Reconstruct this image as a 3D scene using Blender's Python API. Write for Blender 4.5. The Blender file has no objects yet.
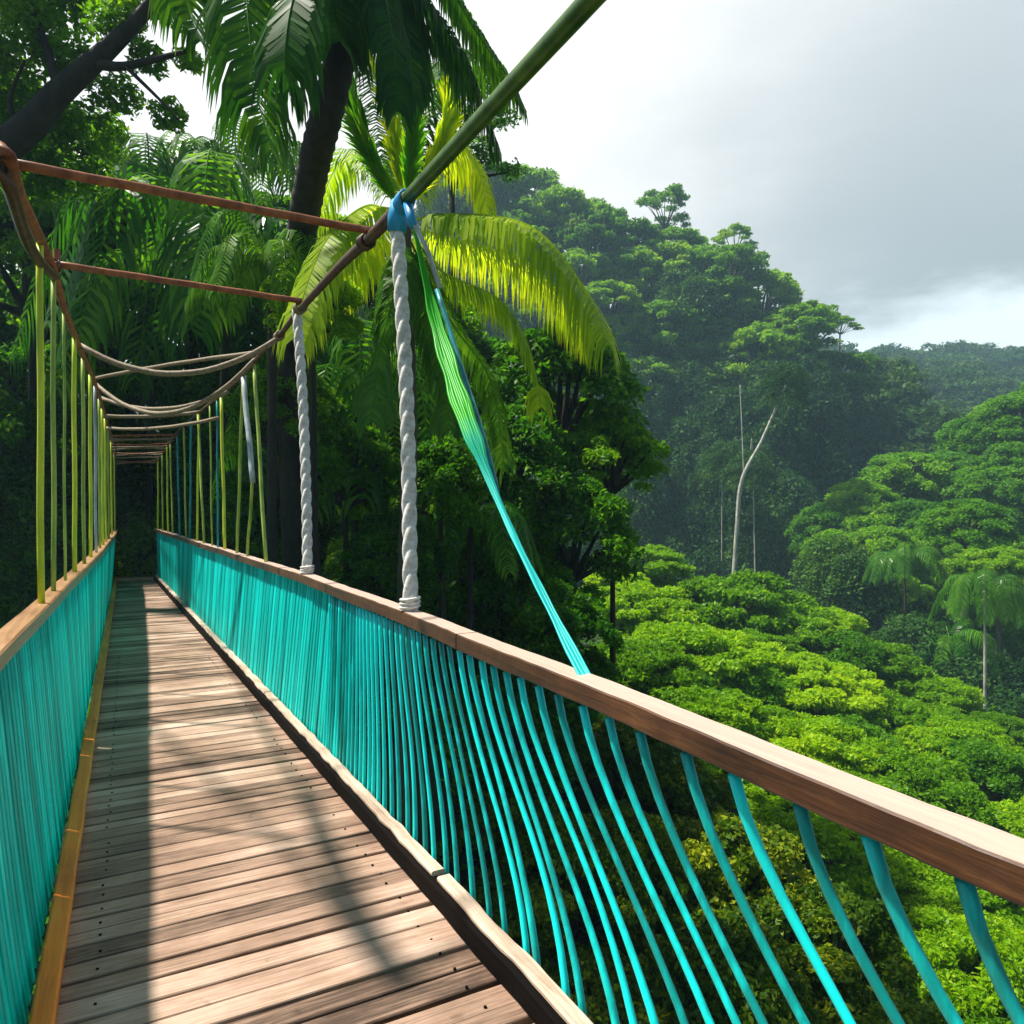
import bpy, math, random
import numpy as np
from mathutils import Vector, noise as mnoise
random.seed(7)
RNG = np.random.default_rng(11)
sc = bpy.context.scene
COL = sc.collection
F = 750.0; HZ = 506.0; EYE = 1.6           # focal length in px, horizon row, eye height above the deck

def W(px, py, Y):
    """world point seen at a pixel of the photo at depth Y"""
    return Vector(((px-512)/F*Y, Y, EYE+(HZ-py)*Y/F))

# ------------------------------------------------------------------ materials
def mat_new(name):
    m = bpy.data.materials.new(name); m.use_nodes = True
    nt = m.node_tree; nt.nodes.clear()
    out = nt.nodes.new('ShaderNodeOutputMaterial')
    return m, nt, out
def N(nt, kind, **kw):
    n = nt.nodes.new(kind)
    for k, v in kw.items():
        if k in n.inputs: n.inputs[k].default_value = v
        else: setattr(n, k, v)
    return n
def ramp(nt, fac, stops):
    r = nt.nodes.new('ShaderNodeValToRGB')
    el = r.color_ramp.elements
    while len(el) < len(stops): el.new(0.5)
    for e, (p, c) in zip(el, stops):
        e.position = p; e.color = (c[0], c[1], c[2], 1)
    nt.links.new(fac, r.inputs[0])
    return r
def mixc(nt, fac, a, b, mode='MIX'):
    m = nt.nodes.new('ShaderNodeMix'); m.data_type = 'RGBA'; m.blend_type = mode
    for s, v in ((0, fac), (6, a), (7, b)):
        if isinstance(v, (int, float)): m.inputs[s].default_value = v
        elif isinstance(v, tuple): m.inputs[s].default_value = (v[0], v[1], v[2], 1)
        else: nt.links.new(v, m.inputs[s])
    return m.outputs[2]
def math_(nt, op, a, b=None):
    m = nt.nodes.new('ShaderNodeMath'); m.operation = op
    for i, v in enumerate((a, b)):
        if v is None: continue
        if isinstance(v, (int, float)): m.inputs[i].default_value = v
        else: nt.links.new(v, m.inputs[i])
    return m.outputs[0]

def leaf_mat(name, c0, c1, c2, trans=0.45, rough=0.45, nscale=0.5, spec=0.14):
    m, nt, out = mat_new(name)
    geo = N(nt, 'ShaderNodeNewGeometry'); oi = N(nt, 'ShaderNodeObjectInfo')
    tc = N(nt, 'ShaderNodeTexCoord')
    no = N(nt, 'ShaderNodeTexNoise', Scale=nscale, Detail=2.0)
    nt.links.new(tc.outputs['Object'], no.inputs['Vector'])
    f = math_(nt, 'MULTIPLY', geo.outputs['Random Per Island'], 0.55)
    f = math_(nt, 'ADD', f, math_(nt, 'MULTIPLY', math_(nt, 'SUBTRACT', no.outputs[0], 0.35), 1.2))
    f = math_(nt, 'ADD', f, math_(nt, 'MULTIPLY', math_(nt, 'SUBTRACT', oi.outputs['Random'], 0.5), 0.6))
    r = ramp(nt, f, [(0.0, c0), (0.5, c1), (1.0, c2)])
    b = N(nt, 'ShaderNodeBsdfPrincipled', Roughness=rough)
    b.inputs['Specular IOR Level'].default_value = spec
    nt.links.new(r.outputs[0], b.inputs['Base Color'])
    t = N(nt, 'ShaderNodeBsdfTranslucent')
    tcx = mixc(nt, 1.0, r.outputs[0], (1.7, 1.6, 0.5), 'MULTIPLY')
    nt.links.new(tcx, t.inputs[0])
    mx = N(nt, 'ShaderNodeMixShader'); mx.inputs[0].default_value = trans
    nt.links.new(b.outputs[0], mx.inputs[1]); nt.links.new(t.outputs[0], mx.inputs[2])
    nt.links.new(mx.outputs[0], out.inputs[0])
    return m

def solid(name, ca, cb, scale=(8, 8, 8), rough=0.6, bump=0.2, detail=5, island=0.0, spec=0.4, translucent=0.0, coat=0.0, bdist=0.004, objvar=0.0):
    m, nt, out = mat_new(name)
    tc = N(nt, 'ShaderNodeTexCoord'); mp = N(nt, 'ShaderNodeMapping')
    mp.inputs['Scale'].default_value = scale
    nt.links.new(tc.outputs['Object'], mp.inputs[0])
    no = N(nt, 'ShaderNodeTexNoise', Scale=1.0, Detail=float(detail), Roughness=0.62)
    nt.links.new(mp.outputs[0], no.inputs['Vector'])
    f = no.outputs[0]
    if island:
        geo = N(nt, 'ShaderNodeNewGeometry')
        f = math_(nt, 'ADD', f, math_(nt, 'MULTIPLY', math_(nt, 'SUBTRACT', geo.outputs['Random Per Island'], 0.5), island))
    if objvar:
        oi = N(nt, 'ShaderNodeObjectInfo'); f = math_(nt, 'ADD', f, math_(nt, 'MULTIPLY', math_(nt, 'SUBTRACT', oi.outputs['Random'], 0.5), objvar))
    r = ramp(nt, f, [(0.3, ca), (0.72, cb)])
    b = N(nt, 'ShaderNodeBsdfPrincipled', Roughness=rough)
    b.inputs['Specular IOR Level'].default_value = spec
    b.inputs['Coat Weight'].default_value = coat
    nt.links.new(r.outputs[0], b.inputs['Base Color'])
    bp = N(nt, 'ShaderNodeBump', Strength=bump, Distance=bdist)
    nt.links.new(no.outputs[0], bp.inputs['Height']); nt.links.new(bp.outputs[0], b.inputs['Normal'])
    if translucent:
        t = N(nt, 'ShaderNodeBsdfTranslucent'); nt.links.new(r.outputs[0], t.inputs[0])
        mx = N(nt, 'ShaderNodeMixShader'); mx.inputs[0].default_value = translucent
        nt.links.new(b.outputs[0], mx.inputs[1]); nt.links.new(t.outputs[0], mx.inputs[2])
        nt.links.new(mx.outputs[0], out.inputs[0])
    else: nt.links.new(b.outputs[0], out.inputs[0])
    return m

AX = math.atan2(0.5414, 1)       # bridge axis leans this far to the left of straight ahead
def wood_mat(name, dark, mid, light, along='across', rough=0.55, island=0.5, spec=0.4, gs=1.0, stains=True, top_sheen=None):
    """weathered wood; grain runs across or along the bridge"""
    m, nt, out = mat_new(name)
    tc = N(nt, 'ShaderNodeTexCoord')
    mp = N(nt, 'ShaderNodeMapping'); mp.inputs['Rotation'].default_value = (0, 0, -AX)
    nt.links.new(tc.outputs['Object'], mp.inputs[0])
    mp2 = N(nt, 'ShaderNodeMapping')
    mp2.inputs['Scale'].default_value = (2.2*gs, 46*gs, 46*gs) if along == 'across' else (50*gs, 2*gs, 50*gs)
    nt.links.new(mp.outputs[0], mp2.inputs[0])
    geo = N(nt, 'ShaderNodeNewGeometry')
    add = N(nt, 'ShaderNodeVectorMath'); add.operation = 'ADD'
    cx = N(nt, 'ShaderNodeCombineXYZ')
    nt.links.new(math_(nt, 'MULTIPLY', geo.outputs['Random Per Island'], 37.0), cx.inputs[0])
    nt.links.new(mp2.outputs[0], add.inputs[0]); nt.links.new(cx.outputs[0], add.inputs[1])
    g = N(nt, 'ShaderNodeTexNoise', Scale=1.0, Detail=6.0, Roughness=0.65, Distortion=0.6)
    nt.links.new(add.outputs[0], g.inputs['Vector'])
    big = N(nt, 'ShaderNodeTexNoise', Scale=1.6, Detail=5.0, Roughness=0.6)
    nt.links.new(mp.outputs[0], big.inputs['Vector'])
    f = math_(nt, 'ADD', math_(nt, 'MULTIPLY', g.outputs[0], 0.75), math_(nt, 'MULTIPLY', math_(nt, 'SUBTRACT', geo.outputs['Random Per Island'], 0.5), island))
    f = math_(nt, 'ADD', f, math_(nt, 'MULTIPLY', math_(nt, 'SUBTRACT', big.outputs[0], 0.5), 0.7))
    r = ramp(nt, f, [(0.12, dark), (0.4, mid), (0.72, light)])
    colr = r.outputs[0]
    if stains:
        sn = N(nt, 'ShaderNodeTexNoise', Scale=9.0, Detail=3.0)
        nt.links.new(mp.outputs[0], sn.inputs['Vector'])
        sr = ramp(nt, sn.outputs[0], [(0.66, (1, 1, 1)), (0.76, (0.45, 0.4, 0.36))])
        colr = mixc(nt, 0.8, colr, sr.outputs[0], 'MULTIPLY')
    if top_sheen:      # sky and sun sheen painted as pale colour on upward faces
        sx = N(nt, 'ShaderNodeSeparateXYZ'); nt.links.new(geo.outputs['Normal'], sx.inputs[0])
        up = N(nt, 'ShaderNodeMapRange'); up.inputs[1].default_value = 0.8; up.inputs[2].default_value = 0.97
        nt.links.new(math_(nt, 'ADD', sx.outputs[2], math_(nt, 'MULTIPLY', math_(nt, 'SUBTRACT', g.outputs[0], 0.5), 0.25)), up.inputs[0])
        colr = mixc(nt, up.outputs[0], colr, mixc(nt, g.outputs[0], (top_sheen[0]*.6, top_sheen[1]*.5, top_sheen[2]*.5), top_sheen))
    b = N(nt, 'ShaderNodeBsdfPrincipled'); b.inputs['Specular IOR Level'].default_value = spec
    if top_sheen: pass
    nt.links.new(colr, b.inputs['Base Color'])
    rr = N(nt, 'ShaderNodeMapRange'); rr.inputs[3].default_value = rough-0.15; rr.inputs[4].default_value = rough+0.2
    nt.links.new(big.outputs[0], rr.inputs[0]); nt.links.new(rr.outputs[0], b.inputs['Roughness'])
    bp = N(nt, 'ShaderNodeBump', Strength=0.6, Distance=0.003)
    nt.links.new(g.outputs[0], bp.inputs['Height']); nt.links.new(bp.outputs[0], b.inputs['Normal'])
    nt.links.new(b.outputs[0], out.inputs[0])
    return m

M = {}
M['deck'] = wood_mat('deck_wood', (0.07, 0.04, 0.026), (0.33, 0.205, 0.14), (0.63, 0.46, 0.355), island=0.42, rough=0.55, gs=1.9)
M['rail'] = wood_mat('rail_wood', (0.012, 0.004, 0.002), (0.08, 0.028, 0.008), (0.2, 0.08, 0.022), along='along', island=0.0, gs=1.6, rough=0.45, spec=0.5, stains=False, top_sheen=(0.64, 0.50, 0.40))
M['rail_left'] = wood_mat('rail_wood_light', (0.16, 0.075, 0.03), (0.36, 0.2, 0.09), (0.5, 0.32, 0.18), along='along', island=0.0, rough=0.4, stains=True)
M['curb_orange'] = wood_mat('curb_orange_wood', (0.5, 0.09, 0.006), (0.95, 0.25, 0.015), (1.0, 0.4, 0.05), along='along', island=0.0, rough=0.5)
M['curb_pale'] = wood_mat('curb_pale_wood', (0.16, 0.1, 0.06), (0.55, 0.4, 0.3), (0.8, 0.68, 0.56), along='along', island=0.0)
M['dark_wood'] = wood_mat('dark_wood', (0.003, 0.003, 0.003), (0.006, 0.0045, 0.004), (0.016, 0.010, 0.007), along='along', island=0.0, spec=0.06, rough=0.8)
M['teal'] = solid('teal_paint', (0.001, 0.30, 0.27), (0.006, 0.92, 0.86), scale=(22, 22, 2.5), rough=0.42, island=0.4, bump=0.5, objvar=0.5)
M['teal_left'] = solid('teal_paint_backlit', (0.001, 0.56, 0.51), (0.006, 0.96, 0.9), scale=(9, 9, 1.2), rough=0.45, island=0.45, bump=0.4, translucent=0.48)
M['teal_dark'] = solid('teal_pole_paint', (0.003, 0.12, 0.11), (0.02, 0.4, 0.4), scale=(30, 30, 4), rough=0.4)
M['rust'] = solid('rusty_bar', (0.14, 0.035, 0.014), (0.5, 0.17, 0.06), scale=(14, 14, 14), rough=0.5, island=0, bump=0.5)
M['cable'] = solid('old_cable', (0.03, 0.018, 0.012), (0.15, 0.075, 0.035), scale=(18, 18, 18), rough=0.45, bump=0.6)
M['green_pole'] = solid('green_bamboo', (0.02, 0.075, 0.006), (0.10, 0.2, 0.02), scale=(10, 10, 10), rough=0.35, bump=0.2)
M['lime'] = solid('lime_pole', (0.36, 0.5, 0.01), (0.85, 0.9, 0.05), scale=(20, 20, 3), rough=0.4, bump=0.3)
M['lime_dull'] = solid('dull_green_pole', (0.16, 0.27, 0.03), (0.5, 0.62, 0.1), scale=(20, 20, 3), rough=0.4, bump=0.3)
M['cross_rope'] = solid('tan_rope', (0.14, 0.10, 0.06), (0.38, 0.30, 0.19), scale=(40, 40, 40), rough=0.7, bump=0.6)
M['rope'] = solid('white_rope', (0.5, 0.45, 0.38), (0.92, 0.9, 0.86), scale=(22, 22, 40), rough=0.75, bump=0.8)
M['blue'] = solid('blue_wrap', (0.01, 0.2, 0.45), (0.03, 0.42, 0.75), rough=0.4)
M['grey_pole'] = solid('pale_grey_pole', (0.25, 0.29, 0.28), (0.6, 0.66, 0.64), scale=(20, 20, 5), rough=0.4)
M['bark'] = solid('bark', (0.035, 0.026, 0.018), (0.12, 0.095, 0.07), scale=(6, 6, 1.6), rough=0.85, bump=1.0, bdist=0.03)
M['bark_dark'] = solid('dark_bark', (0.008, 0.006, 0.005), (0.04, 0.03, 0.022), scale=(7, 7, 2), rough=0.8, bump=1.0, bdist=0.02)
M['bark_pale'] = solid('pale_bark', (0.16, 0.16, 0.12), (0.6, 0.58, 0.48), scale=(3, 3, 1.4), rough=0.8, bump=0.8, bdist=0.03)
M['ground'] = solid('forest_floor', (0.012, 0.016, 0.006), (0.035, 0.045, 0.014), scale=(0.6, 0.6, 0.6), rough=0.95, bump=1.0, bdist=0.3)
M['leaf_bright'] = leaf_mat('leaf_bright', (0.06, 0.18, 0.002), (0.18, 0.38, 0.003), (0.36, 0.52, 0.005), trans=0.42, nscale=0.5)
M['leaf_mid'] = leaf_mat('leaf_mid', (0.04, 0.15, 0.004), (0.11, 0.29, 0.006), (0.25, 0.44, 0.01), trans=0.48, nscale=0.5)
M['leaf_hill'] = leaf_mat('leaf_hill', (0.06, 0.17, 0.008), (0.14, 0.32, 0.01), (0.30, 0.46, 0.016), trans=0.45, nscale=0.25, spec=0.1)
M['leaf_hill_shaded'] = leaf_mat('leaf_hill_shaded', (0.014, 0.055, 0.012), (0.035, 0.11, 0.016), (0.08, 0.18, 0.02), trans=0.25, nscale=0.25, spec=0.08)  # hill leaves with the shade of the lower wall put into their colour
M['leaf_far'] = leaf_mat('leaf_far', (0.012, 0.04, 0.01), (0.03, 0.08, 0.014), (0.06, 0.13, 0.02), trans=0.2, nscale=0.05, spec=0.05)
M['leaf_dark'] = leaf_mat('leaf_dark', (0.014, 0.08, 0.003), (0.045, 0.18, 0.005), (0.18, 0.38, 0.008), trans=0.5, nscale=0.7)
M['leaf_olive'] = leaf_mat('leaf_olive', (0.018, 0.06, 0.002), (0.06, 0.14, 0.004), (0.36, 0.40, 0.01), trans=0.35, nscale=1.1)
M['frond_yellow'] = leaf_mat('frond_yellow', (0.2, 0.36, 0.008), (0.42, 0.56, 0.012), (0.7, 0.72, 0.03), trans=0.55, nscale=0.8)
M['frond_green'] = leaf_mat('frond_green', (0.03, 0.11, 0.008), (0.06, 0.19, 0.012), (0.14, 0.3, 0.02), trans=0.4, nscale=0.8, rough=0.3)
M['frond_dark'] = leaf_mat('frond_dark', (0.012, 0.08, 0.004), (0.035, 0.16, 0.006), (0.16, 0.36, 0.01), trans=0.45, nscale=0.8, rough=0.28)
M['frond_blade'] = leaf_mat('leaf_blade', (0.05, 0.2, 0.01), (0.12, 0.36, 0.015), (0.3, 0.5, 0.02), trans=0.5, nscale=2)

# strap paint: lime green upper length, turquoise lower length (paint on the thing itself)
def strap_mat():
    m, nt, out = mat_new('strap_paint')
    tc = N(nt, 'ShaderNodeTexCoord'); sp = N(nt, 'ShaderNodeSeparateXYZ')
    nt.links.new(tc.outputs['Object'], sp.inputs[0])
    no = N(nt, 'ShaderNodeTexNoise', Scale=14.0)
    nt.links.new(tc.outputs['Object'], no.inputs['Vector'])
    f = math_(nt, 'ADD', sp.outputs[2], math_(nt, 'MULTIPLY', no.outputs[0], 0.2))
    r = ramp(nt, math_(nt, 'DIVIDE', f, 4.0), [(0.42, (0.005, 0.75, 0.7)), (0.47, (0.01, 0.6, 0.4)), (0.52, (0.04, 0.6, 0.006))])
    b = N(nt, 'ShaderNodeBsdfPrincipled', Roughness=0.4)
    nt.links.new(r.outputs[0], b.inputs['Base Color'])
    t = N(nt, 'ShaderNodeBsdfTranslucent'); nt.links.new(r.outputs[0], t.inputs[0])
    mx = N(nt, 'ShaderNodeMixShader'); mx.inputs[0].default_value = 0.35
    nt.links.new(b.outputs[0], mx.inputs[1]); nt.links.new(t.outputs[0], mx.inputs[2])
    nt.links.new(mx.outputs[0], out.inputs[0])
    return m
M['strap'] = strap_mat()

# ------------------------------------------------------------------ mesh helpers
class MB:
    def __init__(s): s.v = []; s.f = []
    def add(s, vs, fs):
        o = len(s.v); s.v += [tuple(v) for v in vs]; s.f += [tuple(i+o for i in f) for f in fs]
    def hexa(s, p):   # 8 corners: bottom loop 0-3, top loop 4-7
        s.add(p, [(0, 3, 2, 1), (4, 5, 6, 7), (0, 1, 5, 4), (1, 2, 6, 5), (2, 3, 7, 6), (3, 0, 4, 7)])
    def tube(s, pts, rad, n=8, flat=1.0, cap=True):
        pts = [Vector(p) for p in pts]
        if not isinstance(rad, (list, tuple)): rad = [rad]*len(pts)
        ref = None; rings = []
        for i, p in enumerate(pts):
            d = (pts[min(i+1, len(pts)-1)]-pts[max(i-1, 0)]).normalized()
            if ref is None:
                ref = Vector((0, 0, 1)) if abs(d.z) < 0.9 else Vector((1, 0, 0))
            u = (ref-d*ref.dot(d)).normalized(); ref = u
            w = d.cross(u)
            rings.append([p+(u*math.cos(2*math.pi*k/n)*flat+w*math.sin(2*math.pi*k/n))*rad[i] for k in range(n)])
        vs = [v for r in rings for v in r]; fs = []
        for i in range(len(pts)-1):
            for k in range(n):
                a = i*n+k; b = i*n+(k+1) % n
                fs.append((a, b, b+n, a+n))
        if cap:
            fs.append(tuple(range(n-1, -1, -1))); fs.append(tuple((len(pts)-1)*n+k for k in range(n)))
        s.add(vs, fs)
    def sweep(s, pts, prof):    # prof: list of (sideways, up) offsets, closed; sideways is horizontal-left-normal
        pts = [Vector(p) for p in pts]; n = len(prof); vs = []
        for i, p in enumerate(pts):
            d = pts[min(i+1, len(pts)-1)]-pts[max(i-1, 0)]; d.z = 0; d.normalize()
            side = Vector((d.y, -d.x, 0))
            vs += [p+side*a+Vector((0, 0, b)) for a, b in prof]
        fs = []
        for i in range(len(pts)-1):
            for k in range(n):
                a = i*n+k; b = i*n+(k+1) % n
                fs.append((a, b, b+n, a+n))
        fs.append(tuple(range(n-1, -1, -1))); fs.append(tuple((len(pts)-1)*n+k for k in range(n)))
        s.add(vs, fs)
    def mesh(s, name, mat, off=(0, 0, 0), smooth=False):
        me = bpy.data.meshes.new(name)
        me.from_pydata([(v[0]-off[0], v[1]-off[1], v[2]-off[2]) for v in s.v], [], s.f)
        me.materials.append(mat)
        if smooth: me.polygons.foreach_set('use_smooth', [True]*len(me.polygons))
        me.update(); return me
def link(name, me, parent=None, loc=(0, 0, 0), rz=0, scale=(1, 1, 1)):
    o = bpy.data.objects.new(name, me); COL.objects.link(o)
    if parent: o.parent = parent
    o.location = loc; o.rotation_euler = (0, 0, rz); o.scale = scale
    return o
def tag(o, label=None, cat=None, group=None, kind=None):
    if label: o['label'] = label
    if cat: o['category'] = cat
    if group: o['group'] = group
    if kind: o['kind'] = kind
    return o
def empty(name, loc, label, cat, group=None):
    o = bpy.data.objects.new(name, None); COL.objects.link(o); o.location = loc; o.empty_display_size = 0.3
    return tag(o, label, cat, group)

def quads_mesh(name, V, mat):
    """V: (n,4,3) array -> mesh of n separate quads"""
    n = len(V); me = bpy.data.meshes.new(name)
    me.vertices.add(n*4); me.vertices.foreach_set('co', V.reshape(-1).astype(np.float32))
    me.loops.add(n*4); me.loops.foreach_set('vertex_index', np.arange(n*4, dtype=np.int32))
    me.polygons.add(n); me.polygons.foreach_set('loop_start', (np.arange(n)*4).astype(np.int32))
    me.polygons.foreach_set('loop_total', np.full(n, 4, dtype=np.int32))
    me.materials.append(mat); me.update(); me.validate()
    return me
def unit(a): return a/np.maximum(np.linalg.norm(a, axis=1, keepdims=True), 1e-9)

def leaf_quads(P, Nn, size, rng, aspect=0.5):
    n = len(P); s = size*rng.uniform(0.5, 1.6, (n, 1))
    t = unit(np.cross(Nn, rng.normal(size=(n, 3)))); b = np.cross(Nn, t)
    V = np.empty((n, 4, 3))
    V[:, 0] = P-t*s*0.5; V[:, 1] = P+b*s*aspect*0.5+t*s*0.05
    V[:, 2] = P+t*s*0.5-Nn*s*0.15; V[:, 3] = P-b*s*aspect*0.5+t*s*0.05
    return V

def crown_arrays(seed, R, H, nclump, nleaf, leaf, flat=0.5, skirt=0.1, clump=(0.24, 0.40), jit=0.55, droop=0.0):
    """foliage made of leaf clumps over a dome of radius R, height H. returns quads and clump centres"""
    rng = np.random.default_rng(seed)
    C = []; r = []
    tries = 0
    while len(C) < nclump and tries < 4000:
        tries += 1
        a = rng.uniform(0, 2*math.pi); q = math.sqrt(rng.uniform(0, 1)); zz = math.sqrt(max(0, 1-q*q))
        if q > 0.7 and rng.uniform() < 0.35: zz -= skirt+rng.uniform(0, 0.45)*(1 if skirt > 0 else 0)
        k = rng.uniform(0.68, 0.86)
        c = np.array([math.cos(a)*q*R*k*1.05, math.sin(a)*q*R*k*1.05, zz*H*k])
        rr = R*rng.uniform(*clump)
        if all(np.linalg.norm((c-d)*np.array([1, 1, 1.6])) > 0.55*(rr+e) for d, e in zip(C, r)):
            C.append(c); r.append(rr)
    C = np.array(C); r = np.array(r)
    w = r**2; w = w/w.sum()
    idx = rng.choice(len(C), nleaf, p=w)
    d = unit(rng.normal(size=(nleaf, 3)))
    low = d[:, 2] < -0.15
    d[low & (rng.uniform(size=nleaf) < 0.6), 2] *= -1
    # lumpy clump surface
    ph = rng.uniform(0, 6.28, (len(C), 3))
    lump = 1+0.26*np.sin(d[:, 0]*5+ph[idx, 0])*np.sin(d[:, 1]*5+ph[idx, 1])+0.10*np.sin(d[:, 2]*9+d[:, 0]*7+ph[idx, 2])
    rad = (1-rng.exponential(0.2, nleaf).clip(0, 0.75))*lump+rng.normal(0, 0.07, nleaf)
    E = np.array([1, 1, flat])
    P = C[idx]+d*E*(rad*r[idx])[:, None]
    if droop: P[:, 2] -= droop*(np.hypot(P[:, 0], P[:, 1])/R)**2*R*rng.uniform(0.5, 1, nleaf)
    nn = unit(unit(d/E)*0.6+np.array([0, 0, 0.45])+rng.normal(size=(nleaf, 3))*jit)
    return leaf_quads(P, nn, leaf, rng), C, r

def nleaf_small(mat, C): return len(C) <= 20
def limb_mesh(name, C, r, seed, R, H, mat, base=-0.35, thick=0.05, n=14):
    rng = random.Random(seed); mb = MB()
    root = Vector((0, 0, base*H-0.3*R))
    order = sorted(range(len(C)), key=lambda i: -r[i])[:n]
    for i in order:
        c = Vector(C[i]); mid = root.lerp(c, 0.5)+Vector((rng.uniform(-.1, .1)*R, rng.uniform(-.1, .1)*R, rng.uniform(0.0, .08)*R))
        pts = []
        for k in range(6):
            t = k/5; pts.append(root*(1-t)**2+mid*2*t*(1-t)+c*t*t)
        th_ = thick*(0.5 if nleaf_small(mat, C) else 1)
        mb.tube(pts, [R*th_*(1-0.8*k/5) for k in range(6)], n=5, cap=False)
    return mb.mesh(name, mat, smooth=True)

def trunk_mesh(name, mat, seed, bend=0.04, r0=1.0, r1=0.6):
    """unit trunk: 0..1 in z, radius about 1 (scaled by the object)"""
    rng = random.Random(seed); mb = MB(); pts = []; rad = []
    ax, ay = rng.uniform(0, 6.28), rng.uniform(0.8, 1.4)
    for k in range(9):
        t = k/8
        s = math.sin(t*math.pi)*bend*10*ay
        pts.append((math.cos(ax)*s, math.sin(ax)*s, t)); rad.append((r0+0.7*math.exp(-t*9))*(1-t)+r1*t)
    # the ring frame must stay horizontal because the object scale is uneven
    n = 9; vs = []; fs = []
    for p, r in zip(pts, rad):
        for k in range(n):
            a = 2*math.pi*k/n; q = r*(1+0.12*math.sin(3*a+ax)); vs.append((p[0]+math.cos(a)*q, p[1]+math.sin(a)*q, p[2]))
    for i in range(len(pts)-1):
        for k in range(n):
            a = i*n+k; b = i*n+(k+1) % n; fs.append((a, b, b+n, a+n))
    mb.add(vs, fs)
    return mb.mesh(name, mat, smooth=True)

TR = {k: [trunk_mesh('trunk', M[k], i) for i in range(2)] for k in ('bark', 'bark_dark', 'bark_pale')}

PROTO = {}
def proto(kind, mats, bark, variants, **kw):
    L = []
    for i in range(variants):
        V, C, r = crown_arrays(hash(kind) % 1000 if False else sum(map(ord, kind))*7+i*31, **kw)
        lm = limb_mesh('limbs', C, r, i, kw['R'], kw['H'], M[bark])
        crowns = [quads_mesh('crown', V, M[m]) for m in mats]
        L.append((crowns, lm))
    PROTO[kind] = (L, bark, kw['R'], kw['H'])
# every prototype crown has radius 1 and is scaled by the tree
proto('umbrella', ['leaf_bright'], 'bark', 3, R=1.0, H=0.5, nclump=62, nleaf=30000, leaf=0.05, flat=0.45, skirt=0.25, clump=(0.10, 0.24), jit=0.85)
proto('broad', ['leaf_hill'], 'bark', 3, R=1.0, H=0.75, nclump=46, nleaf=12000, leaf=0.075, flat=0.5, skirt=0.3, clump=(0.13, 0.28), jit=0.8)
proto('broad_dark', ['leaf_hill_shaded'], 'bark', 2, R=1.0, H=1.0, nclump=44, nleaf=10000, leaf=0.08, flat=0.8, skirt=0.9, clump=(0.22, 0.36), droop=0.5)
proto('layered', ['leaf_mid'], 'bark', 3, R=1.0, H=0.62, nclump=46, nleaf=18000, leaf=0.065, flat=0.34, skirt=0.35, clump=(0.13, 0.30), droop=0.3, jit=0.8)
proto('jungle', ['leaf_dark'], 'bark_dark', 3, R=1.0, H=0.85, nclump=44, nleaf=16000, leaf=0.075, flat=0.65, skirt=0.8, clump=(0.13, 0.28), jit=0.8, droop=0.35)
proto('jungle_mid', ['leaf_mid'], 'bark_dark', 2, R=1.0, H=0.8, nclump=42, nleaf=15000, leaf=0.072, flat=0.55, skirt=0.6, clump=(0.13, 0.28), jit=0.8, droop=0.2)
proto('olive', ['leaf_olive'], 'bark_dark', 2, R=1.0, H=0.7, nclump=44, nleaf=18000, leaf=0.06, flat=0.6, skirt=0.5, clump=(0.12, 0.28), jit=0.85)
proto('airy', ['leaf_hill'], 'bark', 2, R=1.0, H=0.8, nclump=20, nleaf=5000, leaf=0.08, flat=0.42, skirt=0.5, clump=(0.14, 0.3), jit=0.9)
proto('sparse', ['leaf_mid'], 'bark_dark', 2, R=1.0, H=0.9, nclump=24, nleaf=9000, leaf=0.05, flat=0.55, skirt=0.6, clump=(0.16, 0.26))

CTRL = []          # terrain control points: where each tree stands
BASES = []
def tree(kind, px, py, Y, rpx, label, group=None, name='broadleaf_tree', height=None, squash=1.0, trunk=None):
    """crown centred at pixel (px,py), depth Y, crown radius rpx pixels"""
    L, bark, R, H = PROTO[kind]
    crowns, lm = random.choice(L)
    R = rpx*Y/F; c = W(px, py, Y)
    h = height if height else max(2.2*R, 4.0)
    crown_low = 0.25*R
    base = Vector((c.x, c.y, c.z-h))
    root = empty(name, base, label, 'tree', group)
    rz = random.uniform(0, 6.28); sz = squash*random.uniform(0.9, 1.12)
    link('crown', random.choice(crowns), root, (0, 0, h-crown_low), rz, (R, R*random.uniform(0.88, 1.1), R*sz))
    link('limbs', lm, root, (0, 0, h-crown_low), rz, (R, R, R*sz))
    th = h-crown_low-R*sz*(0.35*H+0.28)
    tr = max(0.06*R, 0.07)
    link('trunk', random.choice(TR[trunk or bark]), root, (0, 0, -0.6), rz, (tr, tr, th+0.6))
    CTRL.append((base.x, base.y, base.z)); return root

def interp(tab, x):
    if x <= tab[0][0]: return tab[0][1]
    for (a, b), (c, d) in zip(tab, tab[1:]):
        if x <= c: return b+(d-b)*(x-a)/(c-a)
    return tab[-1][1]

# ================================================================== BRIDGE
def DL(Y): return -1.43-0.5122*(Y-2.32)
def DR(Y): return 0.065-0.562*(Y-2.32)
RRt = [(-3, 2.60), (1.045, 0.727), (1.736, 0.389), (3.6, -0.538), (5.5, -1.556), (16.3, -7.76)]
LRt = [(-3, 0.90), (2.8, -1.91), (4.75, -2.86), (8.0, -4.44), (13.4, -7.13), (16.3, -8.62)]
def RR(Y): return interp(RRt, Y)
def LR(Y): return interp(LRt, Y)
def depth_on(fn, px):
    lo, hi = 0.4, 60.0
    f = lambda Y: 512+F*fn(Y)/Y-px
    s = f(lo) > 0
    for _ in range(60):
        mid = (lo+hi)/2
        if (f(mid) > 0) == s: lo = mid
        else: hi = mid
    return lo
def ext(tab, k): return lambda Y: tab[-1][1]+(Y-tab[-1][0])*k if Y > tab[-1][0] else interp(tab, Y)
RRx = ext(RRt, -0.6); LRx = ext(LRt, -0.5)
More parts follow.
